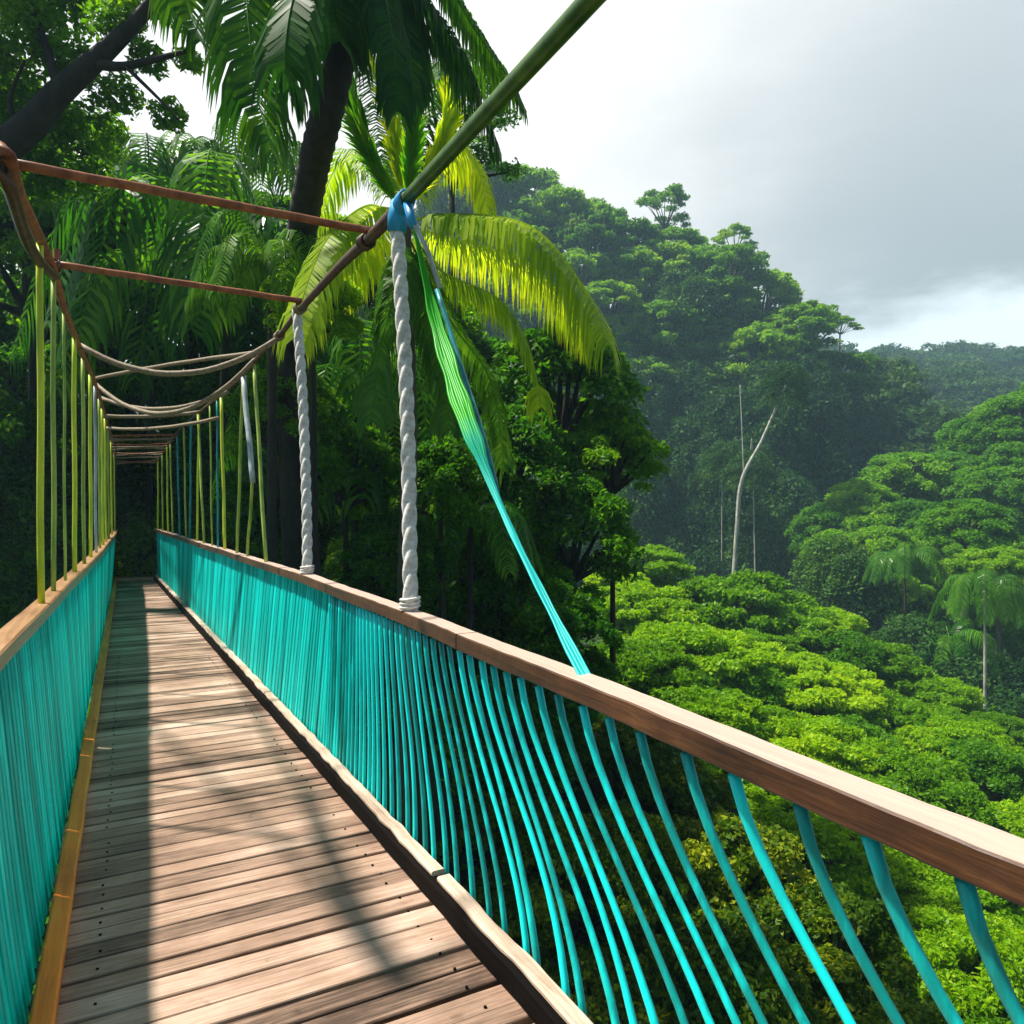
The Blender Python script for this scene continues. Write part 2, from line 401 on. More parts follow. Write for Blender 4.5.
def onR(px, py): return W(px, py, min(depth_on(RRx, px), 16.3))
def onL(px, py): return W(px, py, min(depth_on(LRx, px), 16.3))
U = Vector((-0.476, 0.879, 0)).normalized()      # along the bridge
S = Vector((U.y, -U.x, 0))                       # to the right of it
BO = Vector((-3.9, 7.5, 0))
bridge = empty('footbridge', BO, 'narrow rope footbridge with weathered plank deck and turquoise railings leading into the jungle', 'bridge')
def bpart(name, mb, mat, parent=None, smooth=False, label=None):
    par = parent or bridge
    off = BO
    o = link(name, mb.mesh(name, mat, off, smooth), par)
    if label: o['label'] = label
    return o

# deck planks
mb = MB(); NAILS = []
s0 = Vector((1.02, -2.2, 0)); s = 0.0; rnd = random.Random(3)
def edge_hit(c, n, a, k, y0):      # point c+n*t on line X=a+k*(Y-y0)
    t = (a+k*(c.y-y0)-c.x)/(n.x-k*n.y)
    return c+n*t
while True:
    w = rnd.uniform(0.078, 0.112)
    c0 = s0+U*s; c1 = s0+U*(s+w)
    if c0.y > 16.4: break
    n0 = Vector((S.x, S.y, 0)); n0.rotate(__import__('mathutils').Euler((0, 0, rnd.uniform(-0.012, 0.012))))
    z = rnd.uniform(-0.003, 0.003); th = 0.035; tl = rnd.uniform(-0.003, 0.003)
    P = []
    oe = rnd.uniform(0.0, 0.03)
    for zz in (z-th, z):
        for c, side in ((c0, 0), (c1, 0), (c1, 1), (c0, 1)):
            if side == 0: q = edge_hit(c, n0, DL(2.32), -0.5122, 2.32)-n0*(0.02+oe)
            else: q = edge_hit(c, n0, DR(2.32), -0.562, 2.32)+n0*(0.04)
            P.append(Vector((q.x, q.y, zz+(tl if c is c1 else 0))))
    # small chamfer: narrow the top loop
    for i in range(4, 8):
        pass
    inset = 0.003
    A, B, C_, D = P[4], P[5], P[6], P[7]
    low = P[:4]; mid = [p-Vector((0, 0, 0.004)) for p in (A, B, C_, D)]
    top = [A+U*inset, B-U*inset, C_-U*inset, D+U*inset]
    mb.add(low+mid+top, [(0, 1, 2, 3), (0, 4, 5, 1), (1, 5, 6, 2), (2, 6, 7, 3), (3, 7, 4, 0),
                         (4, 8, 9, 5), (5, 9, 10, 6), (6, 10, 11, 7), (7, 11, 8, 4), (8, 11, 10, 9)])
    s += w+rnd.uniform(0.009, 0.017)
    if c0.y < 8:      # nail heads
        NAILS += [(Vector((f_(c0.y), c0.y, 0))+S*(o_+rnd.uniform(-.008, .008))+U*(w*.5+rnd.uniform(-.015, .015)), z) for f_, o_ in ((DL, 0.13), (DR, -0.10)) if rnd.random() < 0.9]
nf_ = len(mb.f)
for p, z in NAILS:
    mb.tube([p+Vector((0, 0, z-0.002)), p+Vector((0, 0, z+0.0035))], 0.0055, n=6)
deck = bpart('deck', mb, M['deck'], label='weathered brown plank walkway')
deck.data.materials.append(M['dark_wood'])
for p_ in deck.data.polygons[nf_:]: p_.material_index = 1
def samp(a, b, step):
    n = max(2, int(round(abs(b-a)/step))+1); return [a+(b-a)*i/(n-1) for i in range(n)]
YS = samp(-2.6, 16.3, 0.35)
# stringers below
for off in (0.12, 0.5, 0.88):
    mb = MB()
    mb.sweep([(DL(y)+(DR(y)-DL(y))*off, y, -0.036) for y in YS], [(-0.05, -0.16), (0.05, -0.16), (0.05, 0), (-0.05, 0)])
    bpart('stringer', mb, M['dark_wood'])

def box_prof(x0, x1, z0, z1, c=0.006):
    return [(x0+c, z0), (x1-c, z0), (x1, z0+c), (x1, z1-c), (x1-c, z1), (x0+c, z1), (x0, z1-c), (x0, z0+c)]
wob = lambda y, a=0.006: a*mnoise.noise(Vector((y*1.3, 2.1, 5)))
railR = empty('railing', (0, 0, 0), None, None); railR.parent = bridge; railR['label'] = 'right railing with bent turquoise balusters'
railL = empty('railing', (0, 0, 0), None, None); railL.parent = bridge; railL['label'] = 'left railing of backlit turquoise slats'
mb = MB()
for a_, b_ in ((-2.6, 2.86), (2.868, 6.4), (6.41, 11.0), (11.01, 16.3)):
    ys = samp(a_, b_, 0.03); n0_ = len(mb.v)
    mb.sweep([(RR(y)+wob(y), y, 1.115+wob(y+9, 0.008)) for y in ys], box_prof(-0.042, 0.046, -0.060, 0, 0.004))
    for i in range(n0_, len(mb.v)):
        v = Vector(mb.v[i]); k = 0.0022*mnoise.noise(v*11)+0.0012*mnoise.noise(v*40); mb.v[i] = (v.x+k, v.y, v.z+0.0022*mnoise.noise(v*9+Vector((5, 5, 5))))
bpart('handrail', mb, M['rail'], railR, label='dark brown square handrail with pale sheen painted on top')
mb = MB(); mb.sweep([(LR(y)+wob(y), y, 1.10+wob(y+4, 0.008)) for y in samp(-2.6, 16.3, 0.15)], box_prof(-0.05, 0.045, -0.07, 0, 0.008))
bpart('handrail', mb, M['rail_left'], railL, label='light brown handrail')
# curbs
mb = MB(); mb.sweep([(DR(y)+wob(y*3, 0.008)+0.0, y, 0) for y in samp(-2.6, 16.3, 0.12)], box_prof(0.0, 0.05, 0.004, 0.085, 0.004))
bpart('kickboard', mb, M['dark_wood'])
for a, b in ((-2.6, 3.02), (3.06, 6.0), (6.02, 16.3)):
    mb = MB(); mb.sweep([(DR(y)+wob(y*3, 0.008)+0.022+wob(y*7, 0.01), y, 0.086+wob(y*5, 0.012)) for y in samp(a, b, 0.06)], box_prof(0.0, 0.06, 0.0, 0.022, 0.006))
    bpart('curb_cap', mb, M['curb_pale'])
mb = MB(); mb.sweep([(DL(y)+wob(y*2, 0.006), y, 0) for y in samp(-2.6, 16.3, 0.12)], box_prof(-0.05, 0.02, 0.004, 0.055, 0.008))
bpart('curb', mb, M['curb_orange'], label='orange curb board along the left edge')

# right side: turquoise boards far off, bent balusters near
def fence_slats(mb, yA, yB, top, bot, zt, zb, w0, w1, rnd, bow=0.0, gap=0.0):
    y = yA; i = 0
    while y < yB:
        t = (y-yA)/(yB-yA); w = (w0+(w1-w0)*t)*rnd.uniform(0.7, 1.3)
        ya, yb = y, y+w
        lay = 0.006 if i % 2 else 0.0
        ln = rnd.uniform(-0.012, 0.012)
        segs = 7
        vs = []
        for k in range(segs):
            q = k/(segs-1); z = zt+(zb-zt)*q
            for yy, o in ((ya-0.004, 0), (yb+0.004-gap, 0), (yb+0.004-gap, 0.008), (ya-0.004, 0.008)):
                x = top(yy)*(1-q)+bot(yy)*q
                p = Vector((x, yy, z))+S*(lay+o)*1.0-U*(ln*q)-U*bow*math.sin(q*math.pi*0.5)*math.sin(q*math.pi)*0.7
                vs.append(p)
        fs = []
        for k in range(segs-1):
            for j in range(4):
                a = k*4+j; b = k*4+(j+1) % 4; fs.append((a, b, b+4, a+4))
        fs.append((3, 2, 1, 0)); e = (segs-1)*4; fs.append((e, e+1, e+2, e+3))
        mb.add(vs, fs)
        y = yb; i += 1
mb = MB(); rnd = random.Random(5)
fence_slats(mb, 4.3, 5.2, lambda y: RR(y)+0.03, lambda y: DR(y)+0.09, 1.035, -0.04, 0.028, 0.035, rnd, gap=0.014)
fence_slats(mb, 5.2, 16.2, lambda y: RR(y)+0.02, lambda y: DR(y)+0.08, 1.035, -0.04, 0.035, 0.26, rnd)
bpart('side_panel', mb, M['teal_left'], railR, label='closed run of turquoise boards')
y = -1.6; rnd = random.Random(8); nb = 0
while y < 4.75:
    sp = interp([(0, 0.155), (1.6, 0.15), (2.4, 0.105), (3.4, 0.075), (4.2, 0.055), (4.75, 0.045)], y)
    A = interp([(0, 0.6), (2.3, 0.58), (3.0, 0.42), (3.7, 0.16), (4.3, 0.03), (4.75, 0)], y)*rnd.uniform(0.93, 1.07); kx = rnd.uniform(-0.012, 0.012); kp = rnd.uniform(0, 6)
    r = interp([(0, 0.0145), (2, 0.014), (3, 0.0125), (4, 0.012)], y)*rnd.uniform(0.9, 1.1)
    pts = []
    for k in range(15):
        t = k/14; sm = t*t*(3-2*t); q = 0.06*t+0.94*sm
        yy = y-0.87*A*q
        x = (RR(y)*(1-t)+(DR(y)+0.10)*t)+0.476*A*q*1.05
        bow = 0.03*math.sin(t*math.pi)*min(1, A*2)+kx*math.sin(t*5+kp)*math.sin(t*math.pi)*min(1, A*2)
        pts.append(Vector((x, yy, 1.035-1.075*t))+S*bow)
    mb = MB(); mb.tube(pts, [r*(1.18-0.25*math.sin(math.pi*min(1, k/14*1.2))) for k in range(15)], n=10, flat=0.75)
    bpart('baluster', mb, M['teal'], railR, smooth=True); nb += 1
    y += sp*rnd.uniform(0.9, 1.1)
# bottom rail the balusters stand on
mb = MB(); mb.sweep([(DR(yy)+0.10, yy, -0.045) for yy in samp(-2.6, 16.3, 0.3)], box_prof(-0.045, 0.03, -0.05, 0, 0.004))
bpart('bottom_rail', mb, M['dark_wood'], railR)

mb = MB(); rnd = random.Random(6)
fence_slats(mb, -2.0, 5.0, LR, lambda y: DL(y)-0.10, 1.035, -0.06, 0.026, 0.035, rnd, bow=0.10)
fence_slats(mb, 5.0, 16.2, LR, lambda y: DL(y)-0.10, 1.035, -0.06, 0.05, 0.2, rnd)
bpart('side_panel', mb, M['teal_left'], railL, label='dense turquoise slats lit from behind')
mb = MB(); mb.sweep([(DL(yy)-0.13, yy, -0.065) for yy in samp(-2.6, 16.3, 0.3)], box_prof(-0.03, 0.03, -0.05, 0, 0.004))
bpart('bottom_rail', mb, M['dark_wood'], railL)

# smooth path through points
def smooth_path(P, per=6):
    P = [Vector(p) for p in P]; out = []
    for i in range(len(P)-1):
        p0 = P[max(i-1, 0)]; p1 = P[i]; p2 = P[i+1]; p3 = P[min(i+2, len(P)-1)]
        for k in range(per):
            t = k/per
            out.append(0.5*((2*p1)+(p2-p0)*t+(2*p0-5*p1+4*p2-p3)*t*t+(3*p1-p0-3*p2+p3)*t**3))
    out.append(P[-1]); return out
# top cables
near_top = Vector((RR(0.4), 0.4, 3.05))
A1 = [Vector((RR(-2), -2, 3.1)), near_top, onR(720, -144), onR(594, -4), onR(500, 98), onR(406, 200)]
mb = MB(); mb.tube(smooth_path(A1), 0.032, n=10); bpart('top_pole', mb, M['green_pole'], smooth=True, label='thick green bamboo pole')
A2 = [onR(408, 198), onR(372, 236), onR(340, 266), onR(299, 311), onR(279, 336), onR(262, 353), onR(242, 376), onR(220, 396), onR(200, 412), onR(180, 430), onR(165, 447), onR(158, 458)]
mb = MB(); p = smooth_path(A2, 4); mb.tube(p, [0.034-0.014*min(1, i/16) for i in range(len(p))], n=8); bpart('top_cable', mb, M['cable'], smooth=True, label='dark sagging cable on the right')
B1 = [W(-190, 262, 12.5), W(-160, 235, 9.5), W(-110, 190, 6.2), W(-50, 160, 4.0), onL(0, 148), onL(20, 196), onL(52, 266), onL(64, 308), onL(79, 346), onL(96, 386), onL(104, 412), onL(110, 432), onL(115, 455), onL(117, 462)]
mb = MB(); p = smooth_path(B1, 4); mb.tube(p, [0.03-0.011*min(1, i/40) for i in range(len(p))], n=8); bpart('top_cable', mb, M['rust'], smooth=True, label='rusty cable on the left')
B2 = [W(-40, 152, 3.6), onL(0, 170), onL(26, 238), onL(40, 262), onL(54, 276)]
mb = MB(); mb.tube(smooth_path(B2, 4), 0.026, n=8); bpart('second_cable', mb, M['cable'], smooth=True)
# knot stubs
mb = MB(); a = onL(57, 266); mb.tube([a-Vector((0, 0, .03)), a+Vector((0, 0, .1))], 0.02, n=7); bpart('clamp', mb, M['rust'])
# cross bars
def cross(a, b, mat, r, sag=0.0, name='crossbar'):
    mb = MB(); pts = []
    for k in range(17):
        t = k/16; q = a.lerp(b, t); q.z -= sag*4*t*(1-t); q.z += 0.0015*math.sin(k*1.7)
        pts.append(q)
    mb.tube(pts, r, n=8); return bpart(name, mb, mat, smooth=True)
cross(onL(3, 162), onR(370, 231), M['rust'], 0.021)
cross(onL(54, 264), onR(301, 301), M['rust'], 0.021)
cross(onL(79, 345), onR(279, 338), M['cross_rope'], 0.024, sag=0.26, name='cross_rope')
cross(onL(97, 385), onR(255, 360), M['cross_rope'], 0.024, sag=0.40, name='cross_rope')
cross(onL(97, 378), onR(262, 352), M['cross_rope'], 0.02, sag=-0.02, name='cross_rope')
cross(onL(101, 398), onR(228, 392), M['cross_rope'], 0.024, sag=0.16, name='cross_rope')
cross(onL(104, 416), onR(200, 412), M['cross_rope'], 0.024, sag=0.03, name='cross_rope')
cross(onL(107, 428), onR(218, 418), M['cross_rope'], 0.022, sag=0.06, name='cross_rope')
for k in range(11):
    t = k/10; yp = 436+28*t
    cross(onL(109+8*t, yp), onR(178-22*t, yp-1), M['cross_rope' if k % 3 else 'rust'], 0.015, sag=0.03*math.sin(k*2.3), name='cross_rope')
# suspenders
def suspender(a, b, mat, r, name='suspender'):
    mb = MB(); pts = []
    for k in range(9):
        t = k/8; q = a.lerp(b, t); q += Vector((0.003*math.sin(k*1.3+a.x*9), 0, 0)); pts.append(q)
    mb.tube(pts, r, n=8); return bpart(name, mb, mat, smooth=True)
topL = [(4, 165), (20, 196), (41, 240), (55, 280), (64, 308), (72, 330), (79, 346), (87, 366), (96, 386), (104, 412), (110, 432), (116, 458)]
for px, ty, m, r in ((41, 284, 'lime', .022), (54, 322, 'lime_dull', .018), (65, 345, 'lime_dull', .012), (75, 358, 'lime', .022), (84, 375, 'lime_dull', .02),
                  (91, 386, 'lime', .022), (96, 392, 'grey_pole', .02), (100, 404, 'lime_dull', .02), (103, 420, 'lime', .022), (106, 432, 'lime', .02), (109, 440, 'lime_dull', .02), (112, 450, 'lime', .022), (115, 456, 'lime', .02)):
    Y = min(depth_on(LRx, px), 16.2); b = Vector((LR(Y), Y, 1.09))
    a = W(px-1, interp(topL, px), Y)
    suspender(a, b, M[m], r*0.78)
topR = [(158, 458), (165, 447), (180, 430), (200, 412), (220, 396), (242, 376), (262, 353), (279, 336), (299, 311)]
for px, tx, m, r in ((158, 158, 'lime', .024), (163, 162, 'lime_dull', .022), (168, 167, 'lime', .022), (173, 170, 'lime_dull', .02), (180, 177, 'teal_dark', .022),
                     (190, 191, 'teal_dark', .022), (204, 198, 'lime_dull', .022), (212, 210, 'lime_dull', .014), (197, 199, 'lime', .02), (186, 184, 'lime_dull', .02), (218, 217, 'teal_dark', .016), (225, 221, 'lime', .024), (237, 243, 'lime_dull', .02), (266, 254, 'lime_dull', .022)):
    Y = min(depth_on(RRx, px), 16.2); b = Vector((RR(Y), Y, 1.09))
    Y2 = min(depth_on(RRx, tx), 16.2); a = W(tx, interp(topR, tx), Y2)
    suspender(a, b, M[m], r*0.78)
suspender(onR(243, 376), onR(253, 482), M['grey_pole'], 0.026)
Y_ = depth_on(RRx, 247); suspender(onR(253, 478), Vector((RR(Y_), Y_, 1.09)), M['lime_dull'], 0.014)
# twisted white rope posts
def rope_post(a, b, r):
    mb = MB(); L = (b-a).length; n = 90; d = (b-a).normalized()
    u = d.orthogonal().normalized(); w = d.cross(u); turns = L/0.33
    for st in range(3):
        pts = []
        for k in range(n+1):
            t = k/n; ang = 2*math.pi*(turns*t+st/3)
            c = a.lerp(b, t)+S*0.02*math.sin(t*3)
            pts.append(c+(u*math.cos(ang)+w*math.sin(ang))*r*0.42)
        mb.tube(pts, r*0.60, n=9)
    return bpart('rope_post', mb, M['rope'], smooth=True)
rp = rope_post(onR(397, 226), Vector((RR(3.47), 3.47, 1.09)), 0.036)
mb = MB(); a = onR(399, 200); b = onR(397, 232); mb.tube([a, a.lerp(b, .5), b], [0.034, 0.05, 0.046], n=10); bpart('wrap', mb, M['blue'], smooth=True, label='bright blue lashing at the top of the rope post')
mb = MB(); a = onR(408, 204); b = onR(413, 226); mb.tube([a, b], [0.025, 0.02], n=8); bpart('wrap', mb, M['blue'], smooth=True)
rope_post(onR(297, 310), Vector((RR(5.3), 5.3, 1.09)), 0.037)
def lashing(c, ax, r, mat, turns=5, w=0.012, name='lashing'):
    ax = ax.normalized(); u = ax.orthogonal().normalized(); v_ = ax.cross(u); mb = MB(); n = turns*10; pts = []
    for k in range(n+1):
        a = 2*math.pi*k/10; pts.append(c+ax*((k/n-.5)*turns*w*1.3)+(u*math.cos(a)+v_*math.sin(a))*r*(1+.05*math.sin(k*.7)))
    mb.tube(pts, w*0.6, n=6); bpart(name, mb, mat, smooth=True)
lashing(onL(3, 160), onL(20, 196)-onL(0, 148), 0.034, M['cable'])
lashing(onR(366, 242), onR(340, 266)-onR(372, 236), 0.040, M['cable'])
lashing(onL(54, 266), onL(64, 308)-onL(52, 266), 0.034, M['cable'])
lashing(onR(300, 308), onR(279, 336)-onR(299, 311), 0.040, M['cross_rope'])
lashing(onR(279, 336), onR(262, 353)-onR(299, 311), 0.034, M['cross_rope'])
lashing(Vector((RR(3.47), 3.47, 1.15)), Vector((0, 0, 1)), 0.042, M['rope'], 3, 0.014)
lashing(Vector((RR(5.3), 5.3, 1.15)), Vector((0, 0, 1)), 0.042, M['rope'], 3, 0.014)
lashing(onR(404, 202), onR(500, 98)-onR(406, 200), 0.040, M['blue'], 6, 0.012)
# strap: thin pale cord, then lime green band, then turquoise cord to the handrail
mb = MB(); mb.tube([onR(413, 222), W(428, 252, 3.5), W(440, 288, 3.45)], 0.012, n=7); bpart('cord', mb, M['grey_pole'], smooth=True)
Yb = depth_on(RR, 585)
SP = [onR(411, 212), W(422, 262, 3.5), W(436, 320, 3.4), W(452, 375, 3.2), W(470, 430, 3.0), W(490, 482, 2.85), W(518, 545, 2.62), W(551, 610, 2.4), Vector((RR(Yb)+0.02, Yb, 1.09))]
p = smooth_path(SP, 6); wd = [(1+.12*math.sin(i*1.3))*interp([(0, .006), (6, .012), (14, .030), (23, .034), (30, .015), (36, .012), (42, .018), (48, .024)], i) for i in range(len(p))]
mb = MB(); rnd = random.Random(12)
for st in range(9):        # many flat fibres laid side by side, slowly twisting
    o = (st-4)/4; ph = rnd.uniform(0, 6)
    pts = [q+S*wd[i]*o*math.cos(0.35*math.sin(i*.1))+U*wd[i]*(0.5*math.sin(i*0.16+o*1.2)+0.12*math.sin(i*.5+ph)) for i, q in enumerate(p)]
    mb.tube(pts, [max(.0035, wd[i]*0.2) for i in range(len(p))], n=6)
bpart('strap', mb, M['strap'], smooth=True, label='lime green strap turning turquoise as it runs down to the handrail')
p2 = [W(437, 290, 3.47), W(462, 370, 3.3), W(484, 440, 3.05), W(497, 492, 2.9)]
mb = MB(); mb.tube(smooth_path(p2, 4), 0.012, n=7); bpart('cord', mb, M['teal_dark'], smooth=True)

# ================================================================== PALMS
def frond_mesh(P, mat, L=0.7, n=46, droop=0.6, wid=0.05, rach=0.018, seed=0, fwd=0.35, side=0.8, mats2=None):
    """feather leaf: stem through points P, leaflets hang both sides"""
    rnd = random.Random(seed); path = smooth_path(P, 8); mb = MB()
    m = len(path)
    mb.tube(path, [rach*(1-0.85*i/(m-1)) for i in range(m)], n=6)
    tot = [0]
    for i in range(1, m): tot.append(tot[-1]+(path[i]-path[i-1]).length)
    T = tot[-1]
    def at(t):
        d = t*T
        for i in range(1, m):
            if tot[i] >= d:
                q = (d-tot[i-1])/max(1e-6, tot[i]-tot[i-1]); return path[i-1].lerp(path[i], q), (path[i]-path[i-1]).normalized()
        return path[-1], (path[-1]-path[-2]).normalized()
    for i in range(n):
        t = 0.1+0.9*i/(n-1); c, d = at(t)
        sd = d.cross(Vector((0, 0, 1)))
        if sd.length < 0.15: sd = Vector((1, 0.3, 0))
        sd.normalize()
        for sg in (-1, 1):
            ll = L*(0.35+0.65*math.sin(min(1, t*1.25)*math.pi*0.62+0.25))*(1.0 if t < 0.85 else 1-(t-0.85)*3)*rnd.uniform(0.85, 1.12)
            dr = droop*rnd.uniform(0.8, 1.25)
            d0 = (sd*sg*side*rnd.uniform(0.85, 1.1)+d*fwd+Vector((0, 0, 0.15-dr*0.5))).normalized()
            d1 = (d0*0.55+Vector((0, 0, -1))*dr+Vector((rnd.uniform(-.1, .1), rnd.uniform(-.1, .1), 0))).normalized()
            d2 = (d1*0.5+Vector((0, 0, -1))*dr).normalized()
            w = (d.cross(d0)).cross(d0).normalized()
            w = (d-d0*d.dot(d0)).normalized()*wid*0.5
            p0 = c; p1 = c+d0*ll*0.35; p2_ = p1+d1*ll*0.35; p3 = p2_+d2*ll*0.3
            mb.add([p0-w*0.5, p0+w*0.5, p1+w, p1-w, p2_+w*0.8, p2_-w*0.8, p3], [(0, 1, 2, 3), (3, 2, 4, 5), (5, 4, 6)])
    return mb
def pt_frond(root, off, P, mat, **kw):
    mb = frond_mesh(P, mat, **kw); return link('frond', mb.mesh('frond', mat, off), root)
def blade(root, off, P, mat, width, fold=0.25, name='leaf_blade'):
    """undivided broad leaf"""
    path = smooth_path(P, 8); m = len(path); mb = MB(); vs = []; fs = []
    for i, c in enumerate(path):
        t = i/(m-1); d = (path[min(i+1, m-1)]-path[max(i-1, 0)]).normalized()
        sd = d.cross(Vector((0.1, -1, 0.1))).normalized(); up = sd.cross(d).normalized()
        w = width*math.sin(min(1, t*1.02+0.04)*math.pi)**0.7*0.5+0.004
        rip = 0.03*math.sin(i*2.1)
        for q in (-1, -0.5, 0, 0.5, 1):
            vs.append(c+sd*w*q+up*(abs(q)*fold*w+rip*w*abs(q)))
    for i in range(m-1):
        for k in range(4):
            a = i*5+k; fs.append((a, a+1, a+6, a+5))
    mb.add(vs, fs); return link(name, mb.mesh(name, mat, off, True), root)
def ringed_trunk(root, off, P, r0, r1, mat):
    path = smooth_path(P, 14); m = len(path)
    mb = MB(); mb.tube(path, [(r0+(r1-r0)*i/(m-1))*(1.06 if i % 2 else 0.97) for i in range(m)], n=12)
    return link('trunk', mb.mesh('trunk', mat, off, True), root)

# yellow-green palm behind the rope post
DA = 11.0
bA = W(408, 900, DA); CTRL.append(tuple(bA))
palmA = empty('palm_tree', bA, 'yellow-green sunlit palm with arching feather fronds behind the tall white rope post', 'palm tree')
ringed_trunk(palmA, bA, [bA-Vector((0, 0, .8)), W(404, 700, DA), W(409, 450, DA), W(404, 225, DA)], 0.16, 0.10, M['bark'])
FA = [  # (points px, dDepth) , material, leaflet length
 ([(408, 222, 0), (450, 214, -.5), (530, 226, -1.2), (586, 290, -1.6), (607, 342, -1.8)], 'frond_yellow', 1.15, 0.95),
 ([(410, 228, 0), (440, 270, .4), (500, 300, .6), (530, 350, .6), (542, 412, .6)], 'frond_yellow', 0.7, 0.9),
 ([(408, 225, 0), (440, 236, .8), (520, 262, 1.6), (570, 310, 2.0), (590, 345, 2.2)], 'frond_yellow', 0.9, 0.9),
 ([(402, 222, 0), (370, 205, -.6), (330, 235, -1.4), (305, 290, -1.8), (296, 335, -2)], 'frond_yellow', 0.9, 0.9),
 ([(402, 225, 0), (375, 235, .5), (345, 260, 1.), (325, 300, 1.2)], 'frond_yellow', 0.9, 0.9),
 ([(402, 215, 0), (385, 170, .4), (350, 150, .8), (325, 190, 1.), (312, 235, 1.)], 'frond_yellow', 0.75, 0.8),
 ([(404, 215, 0), (420, 165, .5), (450, 145, .9), (478, 170, 1.1), (488, 215, 1.2)], 'frond_yellow', 0.8, 0.8),
 ([(404, 215, 0), (412, 120, .5), (440, 60, .9), (480, 58, 1.2), (510, 95, 1.4)], 'frond_green', 0.9, 0.7),
 ([(404, 215, 0), (390, 120, .3), (372, 60, .5), (345, 20, .6), (320, 10, .6)], 'frond_green', 0.8, 0.6),
 ([(404, 230, 0), (395, 290, -.6), (380, 350, -.8), (372, 420, -.9)], 'frond_green', 0.7, 0.8),
 ([(404, 230, 0), (425, 300, .5), (440, 360, .8), (450, 430, .9)], 'frond_green', 0.7, 0.8),
 ([(404, 228, 0), (450, 320, 1.), (490, 380, 1.5), (505, 470, 1.7)], 'frond_green', 0.7, 0.8)]
for i, (pp, mt, L, dr) in enumerate(FA):
    pt_frond(palmA, bA, [W(x, y, DA+dd) for x, y, dd in pp], M[mt], L=L, droop=dr, seed=i, n=112, wid=0.036)
for i, (pp, mt, L) in enumerate([([(402, 212, -.1), (372, 150, -.3), (350, 90, -.5), (346, 24, -.6)], 'frond_blade', .7), ([(404, 210, -.1), (392, 130, -.3), (372, 60, -.4), (360, 5, -.5)], 'frond_yellow', .6),
                              ([(404, 210, -.2), (412, 150, -.4), (410, 90, -.5), (400, 40, -.6)], 'frond_blade', .5), ([(405, 214, 0), (430, 170, -.4), (446, 130, -.6), (450, 90, -.6)], 'frond_yellow', .5),
                              ([(402, 214, -.2), (380, 175, -.5), (362, 140, -.7), (350, 100, -.8)], 'frond_blade', .55)]):
    pt_frond(palmA, bA, [W(x, y, DA+dd) for x, y, dd in pp], M[mt], L=L, droop=0.12, seed=i+90, n=60, wid=0.06, fwd=1.1, side=0.42)

# dark palm, crown above the frame
DB = 9.0
bB = W(300, 1000, DB+1.5); CTRL.append(tuple(bB))
palmB = empty('palm_tree', bB, 'dark tall palm leaning in from above with black trunk and hanging green fronds', 'palm tree')
ringed_trunk(palmB, bB, [bB-Vector((0, 0, .8)), W(300, 700, DB+3.4), W(292, 420, DB+2.9), W(298, 270, DB+2.0), W(311, 180, DB+.9), W(330, 100, DB), W(356, -10, DB), W(372, -90, DB)], 0.24, 0.17, M['bark_dark'])
FB = [([(372, -90, 0), (300, -110, -.5), (250, -40, -1), (255, 80, -1.4), (272, 150, -1.5)], 'frond_dark', 1.0, 0.9),
 ([(372, -90, 0), (310, -80, .4), (275, -20, .6), (268, 60, .7), (282, 120, .7)], 'frond_dark', 1.0, 0.9),
 ([(372, -90, 0), (280, -120, 0), (200, -80, -.3), (185, -10, -.5), (200, 40, -.6)], 'frond_dark', 0.9, 0.9),
 ([(372, -90, 0), (340, -60, -.8), (300, -20, -1.3), (285, 60, -1.6), (300, 90, -1.6)], 'frond_dark', 0.9, 0.9),
 ([(372, -90, 0), (345, -40, -.3), (335, 10, -.5), (340, 40, -.6)], 'frond_dark', 1.0, 0.8),
 ([(372, -90, 0), (395, -50, .2), (405, 20, .3), (408, 90, .3)], 'frond_dark', 0.8, 0.9),
 ([(372, -90, 0), (400, -30, .3), (440, 20, .4), (470, 75, .5), (488, 118, .5), (500, 150, .5)], 'frond_dark', 0.75, 0.8),
 ([(372, -90, 0), (420, -60, .6), (475, 30, .9), (510, 80, 1.), (525, 108, 1.)], 'frond_dark', 0.5, 0.7),
 ([(372, -90, 0), (380, -30, -.4), (392, 40, -.6), (398, 110, -.7)], 'frond_dark', 0.6, 0.9),
 ([(372, -90, 0), (420, -180, .3), (520, -200, .4), (600, -120, .5)], 'frond_dark', 0.9, 0.8),
 ([(372, -90, 0), (320, -190, .3), (220, -210, .4), (120, -130, .5)], 'frond_dark', 0.9, 0.8)]
for i, (pp, mt, L, dr) in enumerate(FB):
    pt_frond(palmB, bB, [W(x, y, DB+dd) for x, y, dd in pp], M[mt], L=L, droop=dr, seed=50+i, n=100, wid=0.05)

